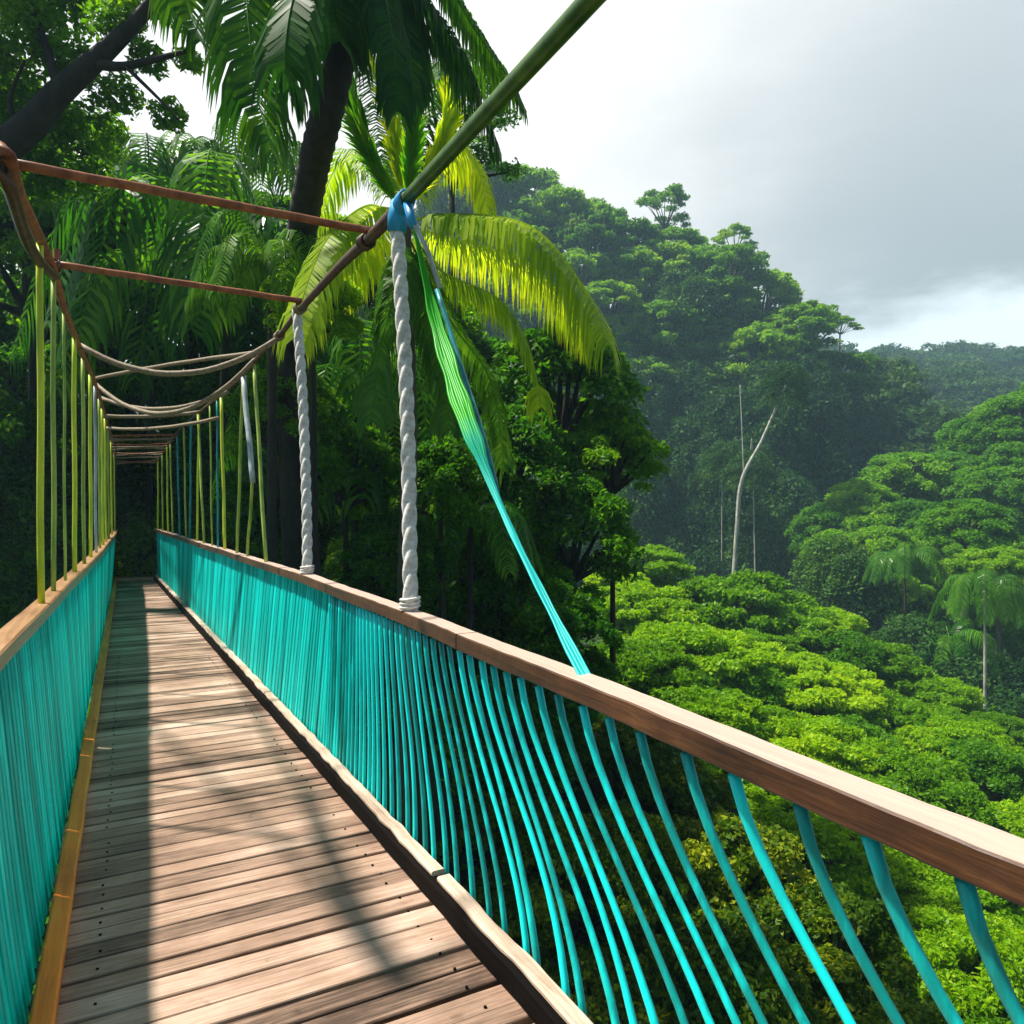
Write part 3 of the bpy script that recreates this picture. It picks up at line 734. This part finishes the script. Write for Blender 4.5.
def palm(px, py, Y, rpx, label, nf=11, mat='frond_green', seed=0, h=8, group=None, bark='bark', tilt=0.0, drop=1.0):
    c = W(px, py, Y); R = rpx*Y/F; rnd = random.Random(seed)
    base = c-Vector((tilt, 0, h)); CTRL.append(tuple(base))
    root = empty('palm_tree', base, label, 'palm tree', group)
    ringed_trunk(root, base, [base-Vector((0, 0, .6)), base.lerp(c, .5)+Vector((tilt*.15, 0, 0)), c], max(.08, R*.035), max(.055, R*.025), M[bark])
    for i in range(nf):
        a = 2*math.pi*(i/nf)+rnd.uniform(-.25, .25); el = rnd.uniform(0.25, 1.2)
        d = Vector((math.cos(a), math.sin(a), 0)); q = R*rnd.uniform(.85, 1.1)
        P = [c, c+d*q*.35+Vector((0, 0, q*.35*el)), c+d*q*.75+Vector((0, 0, q*(.38*el-.1))), c+d*q*1.02+Vector((0, 0, q*(.15*el-.45*drop)))]
        pt_frond(root, base, P, M[mat], L=R*.42, droop=0.8, seed=seed*20+i, n=34, wid=R*.026, rach=R*.01)
    return root
palm(225, 265, 16.5, 165, 'dark green palm with hanging fronds behind the rusty crossbars', nf=16, mat='frond_dark', seed=3, h=7, drop=1.6, bark='bark_dark')
palm(150, 190, 20, 110, 'green palm with glossy arching fronds below the small sky gap', nf=14, mat='frond_green', seed=4, h=9, drop=1.3, bark='bark_dark')
palm(235, 175, 21, 95, 'small green palm crown left of the hanging dark fronds', nf=13, mat='frond_green', seed=5, h=9, drop=1.2, bark='bark_dark')
palm(355, 400, 15, 130, 'shaded palm with long drooping fronds between the two white rope posts', nf=15, mat='frond_dark', seed=6, h=6, drop=1.9, bark='bark_dark')
palm(470, 520, 14, 70, 'low shaded palm right of the tall rope post', nf=11, mat='frond_dark', seed=7, h=5, drop=1.6, bark='bark_dark')

# ================================================================== LEFT JUNGLE
G1 = 'trees of the dark jungle beside the bridge'
rnd = random.Random(21)
def jl(lst, kind, label, group=G1, **kw):
    for (x, y, Y, r) in lst: tree(kind, x, y, Y, r, label, group, **kw)
random.seed(4)
jl([(30, 235, 19, 95)], 'jungle_mid', 'leafy mid green tree behind the left end of the upper rusty crossbar', None)
jl([(105, 205, 21, 80)], 'jungle_mid', 'rounded green tree behind the middle left of the upper rusty crossbar', None)
jl([(-30, 130, 18, 110)], 'jungle_mid', 'green tree at the left picture edge under the dark slanting branch', None)
jl([(60, 150, 24, 85), (190, 210, 25, 75), (265, 230, 26, 75), (330, 250, 27, 70)], 'jungle_mid', 'green tree showing above the dark jungle wall left of the yellow palm')
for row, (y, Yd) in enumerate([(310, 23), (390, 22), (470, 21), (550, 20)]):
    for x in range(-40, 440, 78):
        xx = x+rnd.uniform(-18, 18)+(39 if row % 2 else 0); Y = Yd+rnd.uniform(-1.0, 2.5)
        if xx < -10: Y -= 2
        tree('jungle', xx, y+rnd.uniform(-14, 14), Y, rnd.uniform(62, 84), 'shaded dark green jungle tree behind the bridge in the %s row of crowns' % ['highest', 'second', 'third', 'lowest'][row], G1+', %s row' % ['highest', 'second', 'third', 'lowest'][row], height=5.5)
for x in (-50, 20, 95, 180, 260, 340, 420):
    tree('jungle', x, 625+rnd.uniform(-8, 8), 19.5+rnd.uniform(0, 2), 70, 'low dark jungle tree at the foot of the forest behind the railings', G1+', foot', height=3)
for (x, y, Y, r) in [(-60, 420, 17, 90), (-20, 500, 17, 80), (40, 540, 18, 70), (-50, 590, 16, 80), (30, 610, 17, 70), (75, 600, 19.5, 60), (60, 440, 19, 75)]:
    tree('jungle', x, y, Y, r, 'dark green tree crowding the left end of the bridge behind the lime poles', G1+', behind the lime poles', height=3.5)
# big overhanging tree top left with dark slanting limb
bo = W(-330, 700, 13); CTRL.append(tuple(bo))
root = empty('broadleaf_tree', bo, 'overhanging tree at the top left corner with a dark slanting limb and small leaves', 'tree')
mb = MB(); mb.tube(smooth_path([bo-Vector((0, 0, .5)), W(-320, 400, 13), W(-180, 260, 12.6), W(0, 150, 12), W(60, 92, 11.8), W(112, 45, 11.6), W(150, 5, 11.5), W(190, -60, 11.5)]), [0.42*(1-i/44)**1.6+0.07 for i in range(43)], n=10)
link('trunk', mb.mesh('trunk', M['bark_dark'], bo, True), root)
mb = MB()
for P, r in (([W(92, 62, 11.7), W(125, 66, 11.5), W(190, 50, 11.3)], .1), ([W(60, 92, 11.8), W(40, 30, 11.9), W(10, -40, 12)], .09), ([W(0, 150, 12), W(-50, 60, 12.2), W(-60, -40, 12.4)], .12), ([W(125, 66, 11.5), W(160, 100, 11.3), W(178, 120, 11.2)], .035), ([W(20, 130, 12), W(10, 100, 11.8), W(25, 60, 11.5)], .06)):
    p = smooth_path(P, 5); mb.tube(p, [r*(1-.7*i/(len(p)-1)) for i in range(len(p))], n=7)
link('branch', mb.mesh('branch', M['bark_dark'], bo, True), root)
rg = np.random.default_rng(5); Q = []
for (x, y, r, dd) in [(5, 20, 60, 0), (50, -10, 50, .5), (-20, 80, 60, .5), (40, 110, 42, .8), (70, 60, 30, .3), (95, 130, 36, 1), (120, 20, 30, -.3), (160, -10, 40, 0), (20, 170, 45, 1), (120, 95, 26, .6), (170, 115, 20, -.2), (75, 170, 42, 1.5), (150, 60, 20, 0), (0, -40, 60, 0), (100, -30, 45, 0.4), (190, 60, 16, 0)]:
    Y = 12+dd; c = np.array(W(x, y, Y)); R = r*Y/F; n = int(1500*(r/40)**2)
    d = unit(rg.normal(size=(n, 3))); P = c+d*R*np.array([1, 1, .7])*(rg.uniform(0.2, 1, (n, 1))**0.5)*(1+.2*np.sin(d[:, :1]*6))
    Q.append(leaf_quads(P, unit(d*.4+np.array([0, 0, .5])+rg.normal(size=(n, 3))*.6), 0.11, rg)-np.array(bo))
link('crown', quads_mesh('crown', np.concatenate(Q), M['leaf_mid']), root)

for x, y, Y, r, lb in [(312, 292, 10.7, 52, 'leafy tree wedged between the black palm trunk and the yellow palm'), (286, 395, 12.2, 58, 'leafy tree behind the shorter white rope post, beside its top'), (345, 455, 12.4, 60, 'dark leafy tree between the lower halves of the two white rope posts'),
                       (268, 490, 13.2, 55, 'dark leafy tree behind the foot of the shorter white rope post'), (395, 545, 12.4, 58, 'dark leafy tree just left of the foot of the tall white rope post'), (440, 470, 13, 55, 'leafy tree between the tall rope post and the green strap')]:
    tree('jungle_mid' if y < 460 else 'jungle', x, y, Y, r, lb, None, height=3.5)
palm(272, 262, 10.8, 78, 'small green palm in front of the lower half of the black palm trunk', nf=14, mat='frond_green', seed=31, h=4.5, bark='bark_dark', drop=1.5)
# middle dark trees right of the palm
jl([(560, 375, 19, 88)], 'jungle', 'dark leafy tree under the right palm fronds with lit right edge', None, height=8)
jl([(612, 445, 18, 60)], 'jungle_mid', 'tree with sunlit drooping right edge beside the tall hazy hill', None, height=7)
jl([(505, 455, 17, 80)], 'jungle', 'shaded tree right of the lime green strap', None, height=6)
jl([(572, 520, 17, 72)], 'jungle', 'dark tree left of the uppermost bright umbrella crown', None, height=6)
jl([(490, 570, 16, 75)], 'jungle', 'black green shaded tree left of the turquoise strap', None, height=5)
jl([(560, 620, 15, 72)], 'jungle', 'dark bushy tree behind the turquoise strap just above the handrail', None, height=4.5)
jl([(450, 640, 17, 80), (380, 560, 19, 80), (520, 700, 14, 80), (440, 740, 14, 80)], 'jungle', 'dark shaded tree low behind the middle of the right handrail', G1+', by the handrail', height=4)

# ================================================================== FRONT VALLEY CROWNS
random.seed(19)
for x, y, Y, r, k in [(660, 590, 45, 50, 0), (765, 605, 45, 44, 1), (680, 620, 41, 48, 1), (755, 640, 38, 50, 0), (845, 650, 40, 44, 1), (745, 675, 33, 50, 1), (850, 690, 36, 48, 0), (905, 680, 40, 40, 1), (665, 680, 30, 50, 1), (760, 715, 28, 52, 0), (850, 735, 29, 50, 1), (945, 720, 34, 44, 0), (985, 760, 28, 50, 1), (855, 785, 24, 55, 0), (950, 800, 24, 52, 1), (1000, 720, 36, 40, 0), (615, 575, 42, 40, 0)]:
    if k and x % 2: tree('layered', x, y, Y, r*1.1, 'drooping layered tree between the flat bright crowns of the near valley', 'drooping trees among the bright crowns', name='layered_tree', height=6)
    elif k: tree('jungle_mid', x, y+6, Y, r, 'rounder deep green tree squeezed between the flat bright crowns of the near valley', 'rounder trees among the bright crowns', height=6)
    else: tree('umbrella', x, y+2, Y, r, 'small bright crown filling a gap between the large flat crowns of the near valley', 'small crowns among the large flat crowns', name='umbrella_tree', height=6)
FR = [(640, 556, 46, 52, 'small bright umbrella crown at the far left tip of the near valley trees'),
      (722, 596, 44, 92, 'broad flat bright green crown below the pale leaning trunk'),
      (630, 600, 40, 70, 'yellow-green crown beside the dark tree mass, left of the broad flat crown'),
      (800, 618, 43, 66, 'bright green crown on the far rim of the near valley trees'),
      (868, 655, 41, 56, 'sunlit crown on the right rim of the near valley trees, second from the far tip'),
      (930, 690, 39, 52, 'sunlit crown on the right rim just above a lower rounded crown'),
      (695, 645, 35, 90, 'wide bright green crown in the middle of the near valley trees'),
      (800, 675, 34, 88, 'wide bright crown with brownish patch in the near valley'),
      (880, 712, 33, 70, 'rounded lime crown above the handrail on the right'),
      (640, 660, 30, 70, 'green crown just above the handrail left of the wide bright crowns'),
      (700, 705, 27, 70, 'darker green crown touching the handrail from behind'),
      (960, 735, 30, 66, 'large lime crown at right under the shaded ravine'),
      (1040, 775, 30, 60, 'lime crown cut by the right picture edge above the handrail'),
      (800, 735, 27, 84, 'bright crown directly above the middle of the thick handrail'),
      (900, 775, 25, 80, 'lime green crown close above the right part of the handrail'),
      (1010, 830, 24, 86, 'large bright crown above the right end of the handrail'),
      (740, 770, 22, 80, 'mid green crown half hidden by the handrail')]
random.seed(9)
for x, y, Y, r, lb in FR: tree('umbrella', x, y, Y, r, lb, None, name='umbrella_tree', height=7)
for x, y, Y, r in [(820, 840, 19, 95), (930, 880, 18, 90), (1050, 900, 18, 100), (990, 960, 14.5, 105), (1090, 820, 24, 90), (1110, 980, 15, 100), (1050, 1060, 12.5, 110)]:
    tree('umbrella', x, y, Y, r, 'bright green tree below the right end of the handrail', 'green trees seen through the near balusters', name='umbrella_tree', height=5)
for x, y, Y, r in [(640, 760, 17, 85), (720, 860, 14, 100), (620, 860, 13, 95), (820, 930, 12.5, 100), (700, 970, 11, 115), (560, 880, 12, 90), (860, 1040, 11, 110), (590, 1010, 10.5, 110), (760, 1080, 10, 120), (500, 820, 13, 90), (470, 930, 11.5, 90), (940, 1100, 10, 110)]:
    tree('olive', x, y, Y, r, 'dark olive tree with scattered yellow leaves behind the bent balusters', 'olive trees seen through the near balusters', name='olive_green_tree', height=4)
for x, y, Y, r in [(720, 625, 50, 70), (820, 660, 50, 70), (900, 700, 50, 65), (960, 760, 46, 60)]:
    tree('jungle', x, y+20, Y, r, 'shaded tree in the ravine behind the bright valley crowns', 'shaded ravine trees', height=6)

# ================================================================== HILLS
# tall hazy hill left of the gap
silA = [(430, 150), (490, 168), (530, 172), (560, 185), (620, 205), (660, 205), (700, 232), (760, 275), (800, 305), (835, 345), (845, 420), (852, 480), (860, 600)]
random.seed(31); rnd = random.Random(31)
y = 158
while y < 600:
    x = 440+rnd.uniform(0, 20)
    while x < 885:
        top = interp(silA, x)
        if y > top+6:
            t = (y-160)/430
            Y = 132-44*t+rnd.uniform(-4, 4)
            if x > 800: Y += (x-800)*0.15
            dark = (y > 395+rnd.uniform(-25, 25) and x > 560) or rnd.random() < 0.10  # lower trees take the leaves whose colour is darkened for shade
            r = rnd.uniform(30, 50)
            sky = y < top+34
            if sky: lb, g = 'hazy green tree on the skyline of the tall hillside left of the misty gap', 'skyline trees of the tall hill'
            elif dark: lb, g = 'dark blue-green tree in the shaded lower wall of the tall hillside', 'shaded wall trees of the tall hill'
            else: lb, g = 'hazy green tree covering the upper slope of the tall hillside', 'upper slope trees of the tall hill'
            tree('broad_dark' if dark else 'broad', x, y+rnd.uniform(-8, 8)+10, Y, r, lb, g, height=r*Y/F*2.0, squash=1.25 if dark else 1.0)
        x += rnd.uniform(32, 46)
    y += 26
tree('broad', 608, 300, 112, 40, 'hazy green tree covering the upper slope of the tall hillside', 'upper slope trees of the tall hill')
# emergent trees on the skyline
tree('airy', 734, 238, 128, 24, 'small airy emergent tree standing clear of the hill skyline', None, height=10)
tree('airy', 665, 205, 130, 32, 'wide airy crown rising at the top of the tall hill', None, height=9)
tree('airy', 806, 312, 125, 34, 'flat spreading tree reaching out over the gap at the hill edge', None, height=9, squash=0.7)
tree('airy', 840, 322, 126, 20, 'small dark-tipped tree at the outermost end of the hill skyline', None, height=9, squash=0.7)
tree('sparse', 452, 118, 19, 74, 'light leafy treetop behind the green bamboo pole against the white sky', None, height=12)
# pale trunks
def pale(P, r0, r1, label, forks=()):
    b = P[0]; CTRL.append(tuple(b))
    root = empty('pale_tree', b, label, 'tree')
    path = smooth_path([b-Vector((0, 0, 1))]+P[1:], 8); m = len(path)
    mb = MB(); mb.tube(path, [r0+(r1-r0)*i/(m-1) for i in range(m)], n=9); link('trunk', mb.mesh('trunk', M['bark_pale'], b, True), root)
    for fk in forks:
        path = smooth_path(fk, 6); m = len(path); mb = MB(); mb.tube(path, [r1*0.7*(1-.6*i/(m-1)) for i in range(m)], n=7); link('branch', mb.mesh('branch', M['bark_pale'], b, True), root)
    L, _, _, _ = PROTO['broad']; c = P[-1]-b
    link('crown', PROTO['broad_dark'][0][0][0][0], root, (c.x, c.y, c.z+0.2), 1.0, (2.6, 2.6, 2.2))
pale([W(732, 600, 78), W(737, 530, 78), W(742, 480, 78), W(762, 440, 78), W(786, 385, 78)], 0.27, 0.12, 'pale slender leaning trunk standing out against the shaded hill wall', [[W(744, 476, 78), W(742, 430, 78.5), W(740, 385, 79)]])
pale([W(756, 600, 84), W(754, 520, 84), W(752, 440, 84), W(750, 470, 84)], 0.09, 0.05, 'thin straight grey trunk just right of the pale leaning trunk')
pale([W(722, 590, 88), W(722, 500, 88), W(724, 460, 88)], 0.08, 0.05, 'thin faint trunk left of the pale leaning trunk')

# right hill
silR = [(815, 530), (825, 505), (850, 470), (880, 445), (940, 435), (975, 405), (1024, 372), (1120, 330)]
botR = [(815, 560), (850, 600), (900, 650), (960, 690), (1024, 740), (1120, 800)]
random.seed(77); rnd = random.Random(77); y = 350
while y < 790:
    x = 822+rnd.uniform(0, 20)
    while x < 1100:
        if interp(silR, x)+14 < y < interp(botR, x)-10:
            top, bot = interp(silR, x), interp(botR, x); t = (y-top)/(bot-top)
            Y = 84-26*t+rnd.uniform(-2, 2)
            zone = t < .22
            shade = t > .8
            lb, g = ('green tree on the skyline of the right slope', 'skyline trees of the right slope') if zone else (('shaded tree at the dark foot of the right slope', 'foot trees of the right slope') if shade else ('sunlit layered green tree on the right slope above the ravine', 'middle trees of the right slope'))
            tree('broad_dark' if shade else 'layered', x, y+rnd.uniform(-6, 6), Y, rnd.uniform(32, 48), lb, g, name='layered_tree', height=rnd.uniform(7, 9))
        x += rnd.uniform(34, 46)
    y += 27
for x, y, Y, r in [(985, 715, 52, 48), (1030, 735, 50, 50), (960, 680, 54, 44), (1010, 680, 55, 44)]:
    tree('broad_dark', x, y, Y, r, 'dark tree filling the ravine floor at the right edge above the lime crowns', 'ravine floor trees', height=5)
tree('layered', 965, 512, 62, 46, 'rounded bright green crown in the middle of the right slope', None, name='layered_tree', height=8)
tree('umbrella', 1000, 560, 56, 48, 'pale yellow-green domed crown at the right picture edge on the slope', None, name='layered_tree', height=7)
palm(985, 590, 46, 46, 'palm with drooping fan crown and pale trunk low on the right slope', nf=13, mat='frond_green', seed=12, h=7, bark='bark_pale', drop=1.5)
palm(1040, 600, 54, 44, 'palm at the right picture edge low on the right slope', nf=12, mat='frond_green', seed=13, h=8, bark='bark_pale', drop=1.3)
palm(905, 560, 60, 40, 'bright arching palm at the left rim of the right slope', nf=13, mat='frond_green', seed=14, h=7, drop=1.2)
palm(950, 640, 56, 44, 'dim palm in the ravine under the right slope', nf=11, mat='frond_dark', seed=15, h=7, drop=1.2)

# far ridge: terrain plus one forest mass
RIDGE = [(x, 300+0.0*x) for x in range(-260, 420, 20)]
ridge_pts = []
def ridge_h(X, Y):
    top = EYE+(HZ-352)*300/F+3.0*math.sin(X*0.03)+2.5*mnoise.noise(Vector((X*.02, 1, 0)))
    if Y <= 300: q = max(0, (300-Y)/150); return top-9-q*46
    return top-9-min(30, (Y-300)*0.15)
for X in range(-300, 460, 30):
    for Y in (175, 210, 240, 270, 300, 330, 400): CTRL.append((X, Y, ridge_h(X, Y)))
V, C, r = crown_arrays(991, R=1.0, H=0.7, nclump=14, nleaf=900, leaf=0.16, flat=0.5, skirt=0.3, clump=(0.25, 0.42))
V2, C, r = crown_arrays(992, R=1.0, H=0.9, nclump=12, nleaf=900, leaf=0.16, flat=0.6, skirt=0.3, clump=(0.25, 0.42))
rg = np.random.default_rng(44); Q = []
CT = np.array(CTRL)
def ground_z(x, y):
    w_ = (((CT[:, :2]-(x, y))**2).sum(1)+0.15)**-1.6; return float((w_*CT[:, 2]).sum()/w_.sum())
for i in range(900):
    Y = rg.uniform(105, 312); X = Y*rg.uniform(0.28, 0.85)
    if Y < 150 and X/Y < 0.47: continue
    R = rg.uniform(4.5, 8)*(0.75 if Y < 180 else 1); h = ground_z(X, Y)+R*.9+rg.uniform(0, 2)
    a = rg.uniform(0, 6.28); m = np.array([[math.cos(a), -math.sin(a), 0], [math.sin(a), math.cos(a), 0], [0, 0, 1]])
    Q.append(((V if i % 2 else V2)@m.T)*R+np.array([X, Y, h]))
for (px, py, s) in [(875, 352, 3.2), (928, 349, 4.0), (985, 353, 3.4), (1010, 350, 3)]:
    c = np.array(W(px, py, 300)); Q.append(V2*s+c-np.array([0, 0, s*.3]))
tag(link('distant_forest', quads_mesh('distant_forest', np.concatenate(Q), M['leaf_far'])), 'faded green forest covering the far ridge under the bright strip of sky', 'forest', kind='stuff')

# ================================================================== TERRAIN
for Y in (0, 3, 6, 9): CTRL += [(-0.5*Y, Y, -11+0.3*Y)]
for p in ((-8.4, 17.2), (-9.2, 17.6), (-7.6, 17.3), (-8.8, 18.5), (-9.5, 19.5), (-8.2, 18.3)): CTRL.append((p[0], p[1], -0.25))
for p in ((-20, -20, -9), (20, -20, -12), (0, -60, -14), (60, -60, -16), (-60, -40, 0), (-60, 20, 8), (-60, 80, 25), (-100, 150, 40), (120, 0, 0), (160, 80, 20), (30, 60, -16), (22, 65, -17), (38, 90, -14), (45, 110, -12), (55, 130, -8), (60, 60, 2)): CTRL.append(p)
for a in range(0, 360, 20):
    CTRL.append((800*math.cos(math.radians(a)), 200+800*math.sin(math.radians(a)), 10))
C = np.array(CTRL)
u = np.linspace(-1, 1, 190); gx = np.sinh(u*4.6)/math.sinh(4.6)*950+5; gy = np.sinh(u*4.6)/math.sinh(4.6)*950+25
X, Y = np.meshgrid(gx, gy); P = np.stack([X.ravel(), Y.ravel()], 1)
Z = np.empty(len(P))
for i in range(0, len(P), 4000):
    d2 = ((P[i:i+4000, None, :]-C[None, :, :2])**2).sum(2)+0.15
    w = d2**-1.6; Z[i:i+4000] = (w*C[:, 2]).sum(1)/w.sum(1)
n = len(gx)
me = bpy.data.meshes.new('ground')
faces = [(j*n+i, j*n+i+1, (j+1)*n+i+1, (j+1)*n+i) for j in range(n-1) for i in range(n-1)]
me.from_pydata([(P[k, 0], P[k, 1], Z[k]) for k in range(len(P))], [], faces)
me.polygons.foreach_set('use_smooth', [True]*len(me.polygons)); me.materials.append(M['ground'])
tag(link('ground', me), kind='structure')

rg = np.random.default_rng(8); Q = []
def zi(x, y):
    i = np.clip(np.searchsorted(gx, x)-1, 0, n-2); j = np.clip(np.searchsorted(gy, y)-1, 0, n-2)
    a = (x-gx[i])/(gx[i+1]-gx[i]); b = (y-gy[j])/(gy[j+1]-gy[j]); Zg = Z.reshape(n, n)
    return Zg[j, i]*(1-a)*(1-b)+Zg[j, i+1]*a*(1-b)+Zg[j+1, i]*(1-a)*b+Zg[j+1, i+1]*a*b
for cnt, x0_, x1_, y0_, y1_, R0, lf in ((1700, -22, 24, -10, 40, 1.1, 0.2), (900, -10, 80, 30, 110, 1.8, 0.42)):
    for _ in range(cnt):
        cx_, cy_ = rg.uniform(x0_, x1_), rg.uniform(y0_, y1_); rr = R0*rg.uniform(.6, 1.5); m_ = 110
        if cy_ < 19.5 and abs(cx_-(-0.6-0.54*(cy_-2.3))) < 3.2 and zi(np.array([cx_]), np.array([cy_]))[0]+rr > -0.5: continue
        d = unit(rg.normal(size=(m_, 3))); d[:, 2] = np.abs(d[:, 2])*.8
        P_ = d*rr*rg.uniform(.6, 1.05, (m_, 1))+np.array([cx_, cy_, 0]); P_[:, 2] += zi(P_[:, 0], P_[:, 1])-0.05
        Q.append(leaf_quads(P_, unit(d*.5+np.array([0, 0, .5])+rg.normal(size=(m_, 3))*.6), lf, rg))
tag(link('undergrowth', quads_mesh('undergrowth', np.concatenate(Q), M['leaf_dark'])), 'dark leafy undergrowth covering the valley floor below the trees', 'undergrowth', kind='stuff')

# ================================================================== HAZE
m, nt, out = mat_new('haze_air')
v = N(nt, 'ShaderNodeVolumePrincipled'); v.inputs['Color'].default_value = (0.50, 0.80, 1.0, 1); v.inputs['Density'].default_value = 0.00075; v.inputs['Anisotropy'].default_value = 0.2
nt.links.new(v.outputs[0], out.inputs['Volume'])
zb = float(Z.min())-1.5
mb = MB(); x0, x1, y0, y1, z1 = gx[0]-5, gx[-1]+5, gy[0]-5, gy[-1]+5, 92.0
mb.hexa([Vector(p) for p in ((x0, y0, zb), (x1, y0, zb), (x1, y1, zb), (x0, y1, zb), (x0, y0, z1), (x1, y0, z1), (x1, y1, z1), (x0, y1, z1))])
hz = link('haze', mb.mesh('haze', m)); tag(hz, kind='stuff', label='thin blue-grey haze filling the valley air', cat='haze')

# ================================================================== SKY, SUN, CAMERA
sun_dir = Vector((-0.53, 0.10, 1.0)).normalized()
el = math.asin(sun_dir.z); az = math.atan2(sun_dir.x, sun_dir.y)
w = bpy.data.worlds.new('World'); sc.world = w; w.use_nodes = True
nt = w.node_tree; nt.nodes.clear()
out = N(nt, 'ShaderNodeOutputWorld'); bg = N(nt, 'ShaderNodeBackground')
sky = N(nt, 'ShaderNodeTexSky'); sky.sky_type = 'NISHITA'; sky.sun_disc = False; sky.sun_elevation = el; sky.sun_rotation = az
bg1 = N(nt, 'ShaderNodeBackground'); bg1.inputs[1].default_value = 0.05; nt.links.new(sky.outputs[0], bg1.inputs[0])
tc = N(nt, 'ShaderNodeTexCoord'); sp = N(nt, 'ShaderNodeSeparateXYZ'); nt.links.new(tc.outputs['Generated'], sp.inputs[0])
mp = N(nt, 'ShaderNodeMapping'); mp.inputs['Scale'].default_value = (1.6, 1.6, 4.5); nt.links.new(tc.outputs['Generated'], mp.inputs[0])
no = N(nt, 'ShaderNodeTexNoise', Scale=2.2, Detail=8.0, Roughness=0.58); nt.links.new(mp.outputs[0], no.inputs['Vector'])
nz = math_(nt, 'SUBTRACT', no.outputs[0], 0.5)
def mr(v, a, b):
    n_ = N(nt, 'ShaderNodeMapRange'); n_.interpolation_type = 'SMOOTHSTEP'; n_.inputs[1].default_value = a; n_.inputs[2].default_value = b
    nt.links.new(v, n_.inputs[0]); return n_.outputs[0]
fx = mr(math_(nt, 'ADD', sp.outputs[0], math_(nt, 'MULTIPLY', nz, 0.4)), -0.02, 0.52)
fe = mr(math_(nt, 'ADD', sp.outputs[2], math_(nt, 'MULTIPLY', nz, 0.15)), 0.6, 0.24)
c = mixc(nt, fx, (0.96, 0.95, 0.94), (0.56, 0.605, 0.625))
c = mixc(nt, math_(nt, 'MULTIPLY', math_(nt, 'MULTIPLY', fe, fx), 0.9), c, (0.35, 0.395, 0.42))
band = mr(math_(nt, 'ADD', sp.outputs[2], math_(nt, 'MULTIPLY', nz, 0.16)), 0.255, 0.205)
c = mixc(nt, math_(nt, 'MULTIPLY', band, fx), c, (0.86, 0.95, 0.98))
bg2 = N(nt, 'ShaderNodeBackground'); nt.links.new(c, bg2.inputs[0]); bg2.inputs[1].default_value = 0.72
mx = N(nt, 'ShaderNodeMixShader'); nt.links.new(mr(sp.outputs[1], 0.15, 0.55), mx.inputs[0])
nt.links.new(bg1.outputs[0], mx.inputs[1]); nt.links.new(bg2.outputs[0], mx.inputs[2]); nt.links.new(mx.outputs[0], out.inputs[0])

L = bpy.data.lights.new('sun', 'SUN'); L.energy = 5.0; L.angle = math.radians(2.0); L.color = (1.0, 0.94, 0.84)
lo = bpy.data.objects.new('sun', L); COL.objects.link(lo); lo.rotation_euler = sun_dir.to_track_quat('Z', 'Y').to_euler()
lo.location = sun_dir*200

cam = bpy.data.cameras.new('camera'); co = bpy.data.objects.new('camera', cam); COL.objects.link(co)
co.location = (0, 0, EYE); co.rotation_euler = (math.pi/2, 0, 0)
cam.sensor_width = 36; cam.lens = 36*F/1024; cam.shift_y = -(512-HZ)/1024; cam.clip_start = 0.05; cam.clip_end = 4000
sc.camera = co
sc.view_settings.view_transform = 'Standard'; sc.view_settings.look = 'None'; sc.view_settings.exposure = 0.8; sc.view_settings.gamma = 1
sc.cycles.max_bounces = 6; sc.cycles.transparent_max_bounces = 4; sc.cycles.volume_bounces = 1
print('objects', len(bpy.data.objects), 'balusters', nb, 'ground min', zb)
